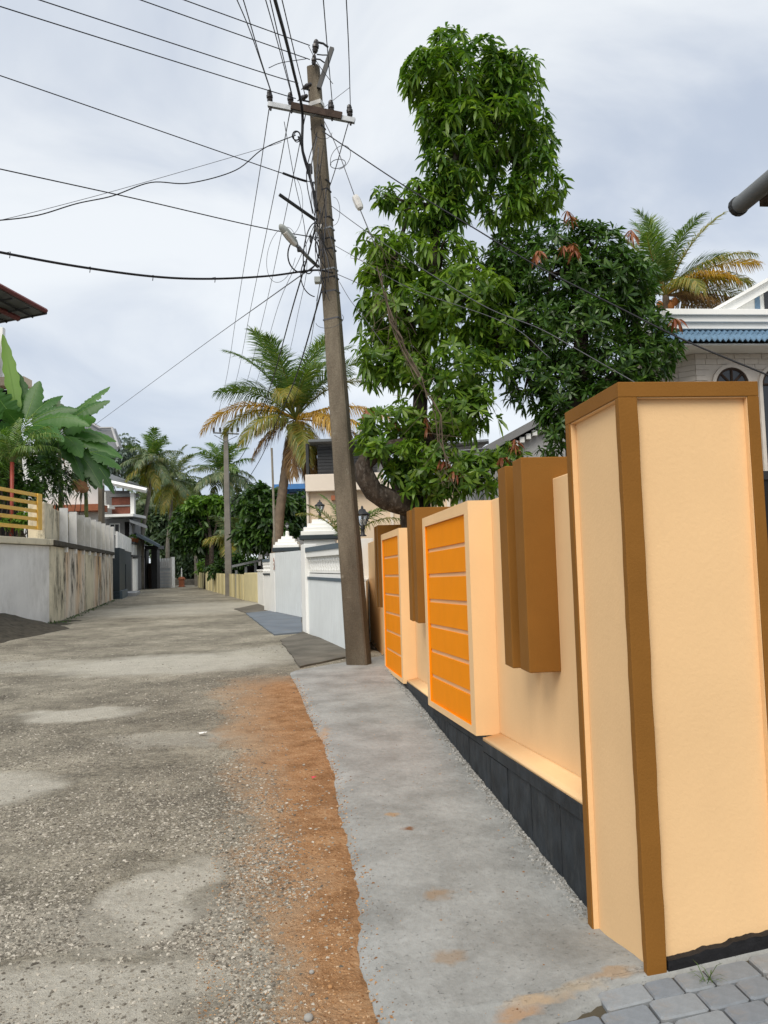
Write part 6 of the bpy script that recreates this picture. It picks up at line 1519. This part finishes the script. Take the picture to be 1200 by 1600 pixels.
def far_pole():
    Y = 44.4; b = A(358, 931, Y); tp = A(352.5, 668, Y); t = thing('utility_pole', 'straight grey concrete utility pole farther up the road', 'utility pole', b)
    n = 8; mb = MB()
    cs = lambda w, d: [(-w, -d), (w, -d), (w, d), (-w, d)]
    mb.hexa([tuple(b + V3(a, c, -.4)) for a, c in cs(.20, .15)], [tuple(tp + V3(a, c, 0)) for a, c in cs(.11, .09)]); mb.build('shaft', paint('pale pole concrete', (.21, .195, .17), .95, .25, 1.2, .5, 20), t)
    a0, a1 = A(333, 676, Y - .2), A(373, 678, Y - .2); mb = MB(); mb.tube([a0, a1], .05, 4); arm = mb.build('cross_arm', M['steel'], t)
    for u in (334, 344, 362, 372):
        p = A(u, 675, Y - .2); MB().lathe([(.03, 0), (.08, .06), (.05, .12), (.08, .18), (.04, .26)], tuple(p), 8).build('insulator', M['porcelain'], arm)
    MB().tube([A(335, 680, Y - .2), A(352.5, 690, Y - .2), A(371, 681, Y - .2)], .02, 4).build('brace', M['steel'], arm)
far_pole()
tpole = thing('thin_post', 'thin grey metal pole standing beside the leaning palm trunk', 'post', V3(A(430, 860, 30)[0], 30, GZ))
MB().tube([V3(A(430, 860, 30)[0], 30, GZ), A(429, 850, 30), A(427, 770, 30), A(424.5, 700, 30)], .045, 6).build('shaft', M['palmgrey'], tpole)

# ------------------------------------------------------------------ wires
def spline(P, n=10):
    P = [np.asarray(p, float) for p in P]
    if len(P) < 3: return [P[0] + (P[-1] - P[0]) * i / n for i in range(n + 1)]
    Q = [2 * P[0] - P[1]] + P + [2 * P[-1] - P[-2]]; out = []
    for i in range(1, len(Q) - 2):
        for k in range(n):
            t = k / n; a, b, c, d = Q[i - 1:i + 3]
            out.append(.5 * (2 * b + (c - a) * t + (2 * a - 5 * b + 4 * c - d) * t * t + (3 * b - a - 3 * c + d) * t ** 3))
    return out + [P[-1]]
def wire(pts, r, label, name='overhead_wire', group='overhead wires at the near pole', mat='wire', n=8, cat='wire'):
    P = spline([A(u, v, y) for u, v, y in pts], n); mb = MB(); mb.tube(P, r, 5); return tag(mb.build(name, M[mat], smooth=True), label, cat, group)
def wires():
    Y = 12.4
    # four high wires coming in from the upper left
    wire([(484, 71, Y), (288, 0, 10.6), (120, -62, 9.2)], .008, 'topmost of four parallel wires from the upper left to the pole strut')
    wire([(484, 93, Y), (220, 0, 10.4), (40, -66, 9.0)], .008, 'second of four parallel wires from the upper left to the pole top')
    wire([(466, 130, Y), (400, 110, 11.8), (62, 0, 9.6), (-60, -42, 8.8)], .008, 'third of four parallel wires from the upper left to the pole side')
    wire([(462, 154, Y), (360, 123, 11.6), (0, 10, 9.4), (-90, -20, 8.8)], .008, 'fourth of four parallel wires, lowest, above the cross arm end')
    wire([(492, 286, Y), (445, 272, 12.0), (220, 194, 10.8), (0, 118, 9.8), (-80, 92, 9.4)], .0075, 'lone wire with a black splice sloping from mid pole to left edge')
    wire([(478, 283, 12.3), (462, 278, 12.15), (442, 270.5, 12.0)], .02, 'black splice sleeve on the lone sloping wire', 'wire_splice', cat='splice')
    wire([(500, 372, Y), (440, 362, 12.0), (360, 345, 11.6), (210, 310, 10.8), (0, 264, 9.8), (-80, 246, 9.4)], .0085, 'wire passing the street lamp tip to the left edge')
    wire([(520, 426, 12.3), (490, 422, Y), (420, 431, 11.8), (330, 435.5, 11.2), (240, 432, 10.6), (120, 416, 9.9), (0, 394, 9.2), (-80, 376, 8.8)], .017, 'thick black cable sagging from the pole to the left edge')
    for k, (u, v) in enumerate([(15, 397), (140, 420), (238, 433), (335, 436)]):
        p = A(u, v, [9.3, 10.05, 10.6, 11.25][k]); mb = MB(); mb.tube([p + V3(-.03, -.02, .01), p + V3(.02, -.02, .02), p + V3(.01, -.02, -.06)], .006, 4); tag(mb.build('cable_tie', M['wire'], smooth=False), ['cable tie tail on the thick cable nearest the left edge', 'second cable tie tail on the thick sagging cable', 'third cable tie tail on the thick sagging cable', 'cable tie tail on the thick cable nearest the pole'][k], 'cable tie', 'cable ties on the thick cable')
    wire([(462, 211, 12.3), (412, 232, 11.9), (368, 266, 11.6), (296, 286, 11.1), (236, 285, 10.8), (176, 306, 10.4), (120, 318, 10.1), (60, 336, 9.7), (0, 344, 9.4), (-60, 346, 9.2)], .0085, 'kinked black cable drooping in waves to the left edge')
    wire([(440, 222, 12.1), (412, 231, 11.9), (236, 282, 10.8), (120, 314, 10.1), (0, 344, 9.4), (-50, 350, 9.2)], .004, 'thin grey support wire along the wavy cable', mat='wiregrey')
    # bundle overhead towards the viewer
    up_list = [((422, 140), (392, 52), (367, -8), (352, -46)), ((423, 141), (405, 85), (379, -4), (362, -46)), ((455, 146), (432, 60), (414, -4), (405, -34)), ((456, 146), (440, 78), (421, -4), (412, -34)), ((478, 154), (462, 90), (440, -3), (430, -40)), ((519, 158), (511, 69), (505, -4), (501, -50)), ((547.5, 165), (545, 80), (541, -4), (539, -40))]
    labs = ['leftmost wire rising out of the top of the picture from the arm end', 'second wire rising from the left arm end, slightly steeper', 'left of two close wires rising from the second insulator', 'right of two close wires rising from the second insulator', 'thin wire rising past the pole top on its left', 'wire rising right beside the strut tip', 'rightmost lone wire rising from the right arm end']
    for P, l in zip(up_list, labs): wire([(P[0][0], P[0][1], 12.42), (P[1][0], P[1][1], 10.2), (P[2][0], P[2][1], 8.6), (P[3][0], P[3][1], 8.0)], .0075, l)
    wire([(494, 330, 12.35), (494, 316, 12.35), (484, 276, 12.35), (475, 245, 12.3), (472, 224, 12.25), (472, 172, 12.2), (458, 109, 10.8), (446, 60, 9.8), (429, -2, 8.7), (420, -40, 8.2)], .024, 'thick twisted black service cable coming down onto the pole')
    wire([(497, 330, 12.33), (488, 288, 12.33), (478, 250, 12.28), (466, 213, 12.2)], .014, 'black cable tail beside the pole under the arm')
    wire([(420, 106, 10.9), (440, 98, 11.5), (478, 92, 12.3)], .006, 'short slanting jumper left of the pole top')
    wire([(482, 72, 12.4), (497, 100, 12.42), (520, 131, 12.4)], .006, 'short jumper crossing the pole strut')
    wire([(546, 137, 11.2), (510, 165, 12.3), (487, 184, 12.38)], .004, 'thin tie wire crossing the cross arm', mat='wiregrey')
    # wires on to the far pole
    fl = [((421, 166, 12.42), (400, 305, 17), (371, 480, 27), (354, 590, 36), (335, 671, 44)), ((454, 170, 12.42), (425, 320, 17), (392, 480, 27), (369, 595, 36), (344, 671, 44)), ((478, 176, 12.5), (447, 330, 18), (415, 480, 27), (385, 600, 36), (362, 671, 44)), ((545, 190, 12.42), (512, 300, 15), (470, 400, 20), (434, 480, 27), (400, 600, 36), (372, 671, 44))]
    for P, l in zip(fl, ['leftmost wire running from the cross arm down to the far pole', 'second wire running from the cross arm down to the far pole', 'third wire running from the cross arm down to the far pole', 'wire from the right arm end passing behind the pole to the far pole']): wire(P, .009, l, mat='wiregrey')
    wire([(500, 330, 12.5), (475, 420, 15), (455, 488, 18), (426, 593, 26), (403, 656, 32), (382, 706, 38), (362, 735, 44)], .016, 'twisted black service cable to the far pole, left one of two')
    wire([(505, 440, 12.5), (495, 480, 14), (461, 593, 20), (433, 658, 27), (403, 724, 36), (360, 790, 44)], .016, 'twisted black service cable to the far pole, right one of two')
    wire([(500, 440, 12.5), (480, 560, 17), (455, 640, 25)], .006, 'thin dropper wire before the palm crown')
    wire([(492, 415, 12.4), (420, 466, 18), (300, 552, 34), (148, 664, 49.5)], .012, 'service wire sloping down to the grey roofed house', mat='wiregrey')
    wire([(444, 190, 12.4), (460, 280, 12.7), (478, 380, 13.4), (470, 470, 18), (430, 610, 30), (360, 720, 44)], .006, 'thin wire sagging past the street lamp to the far pole')
    # wires to the right, over the trees
    wire([(504, 205, 12.4), (547, 234, 12.0), (636, 293, 11.2), (740, 356, 10.2), (840, 416, 9.4), (972, 483, 8.6), (1068, 531, 8.1), (1197, 585, 7.6), (1260, 612, 7.4)], .0095, 'service cable crossing the trees down to the tiled house')
    wire([(518, 322, 12.4), (573, 362, 12.0), (660, 420, 11.2), (760, 480, 10.4), (840, 512, 9.8), (900, 545, 9.4), (1000, 602, 8.8)], .006, 'second thinner cable crossing the dark mango foliage', mat='wiregrey')
    wire([(520, 382, 12.4), (552, 400, 12.1), (640, 450, 11.3), (790, 505, 10.3), (860, 560, 9.8)], .005, 'short thin wire from mid pole into the bright mango', mat='wiregrey')
    wire([(526, 428, 12.4), (562, 444, 12.2), (610, 470, 11.8)], .006, 'short thin wire below the thick cable into the mango', mat='wiregrey')
    wire([(530, 440, 12.4), (548, 470, 12.3), (572, 500, 12.1), (600, 540, 11.9)], .005, 'steep thin wire from the pole towards the mango trunk', mat='wiregrey')
    wire([(507, 190, 12.4), (524, 225, 12.2), (538, 262, 12.0), (554, 306, 11.7)], .007, 'upper stay wire above the white stay insulator', mat='wiregrey')
    wire([(562, 326, 11.65), (572, 350, 11.55), (587, 386, 11.4)], .009, 'lower stay wire below the white stay insulator', mat='wiregrey')
    p, q = A(555, 307, 11.7), A(563, 326, 11.65); d = unit(q - p); mb = MB(); mb.tube([p - d * .02, p, p + d * .05, q - d * .05, q, q + d * .02], [.02, .05, .062, .062, .05, .02], 8)
    tag(mb.build('stay_insulator', M['whiteporc']), 'white egg insulator on the stay wire right of the pole', 'insulator')
    # loops and tangles
    def loop(cu, cv, ru, rv, Yc, r, label, a0=0, a1=360, tilt=0, mat='wire'):
        pts = []
        for k in range(19):
            w = R(a0 + (a1 - a0) * k / 18); x, y = ru * math.cos(w), rv * math.sin(w); c, s = math.cos(R(tilt)), math.sin(R(tilt)); pts.append((cu + x * c - y * s, cv + x * s + y * c, Yc + .12 * math.sin(w * 1.5)))
        wire(pts, r, label, 'wire_loop', 'loose cable loops on the near pole', mat, 3, 'cable')
    loop(463, 212, 6, 7, 12.2, .012, 'small tight coil of cable left of the pole below the arm'); loop(464, 214, 5, 8, 12.16, .008, 'inner ring of the tight cable coil', 20, 400)
    loop(474, 396, 24, 30, 12.2, .012, 'thick open black loop under the street lamp', -60, 230, 10); loop(440, 398, 22, 44, 12.1, .004, 'large thin grey loop left of the street lamp', 0, 330, 12, 'wiregrey')
    loop(532, 246, 14, 20, 12.3, .005, 'loose thin loop right of the pole below the arm', 120, 420, 30, 'wiregrey'); loop(528, 256, 12, 7, 12.3, .006, 'flat small loop right of the pole', 0, 360, -10); loop(505, 205, 14, 12, 12.3, .004, 'half loop under the right half of the arm', 0, 200, 10)
    loop(515, 500, 22, 12, 12.3, .004, 'thin drooping half loop across the lower pole', -20, 180, -12, 'wiregrey'); loop(496, 430, 26, 34, 12.25, .009, 'dark cable loop hanging from the clamp', 100, 220, 0); loop(521, 330, 10, 22, 12.35, .004, 'small wire bow right of the bracket rod', -90, 90, 0, 'wiregrey')
    loop(487, 388, 12, 40, 12.2, .01, 'upright dark cable bow beside the clamp', 60, 300, 8); loop(455, 320, 18, 46, 12.1, .004, 'thin bow of wire below the splice', -90, 90, 0, 'wiregrey')
    rr = random.Random(6); labs2 = []
    for k in range(22):
        u0, v0 = rr.uniform(482, 512), rr.uniform(196, 380); u1, v1 = u0 + rr.uniform(-14, 12) + .07 * 90, v0 + rr.uniform(50, 150)
        pts = [(u0, v0, 12.36), ((u0 + u1) / 2 + rr.uniform(-16, 10), (v0 + v1) / 2, 12.3), (u1, min(v1, 470), 12.36)]
        wire(pts, rr.uniform(.004, .010), 'loose wire tangled on the near pole shaft', 'loose_wire', 'tangled loose wires on the near pole', rr.choice(['wire', 'wire', 'wiregrey']), 5)
wires()
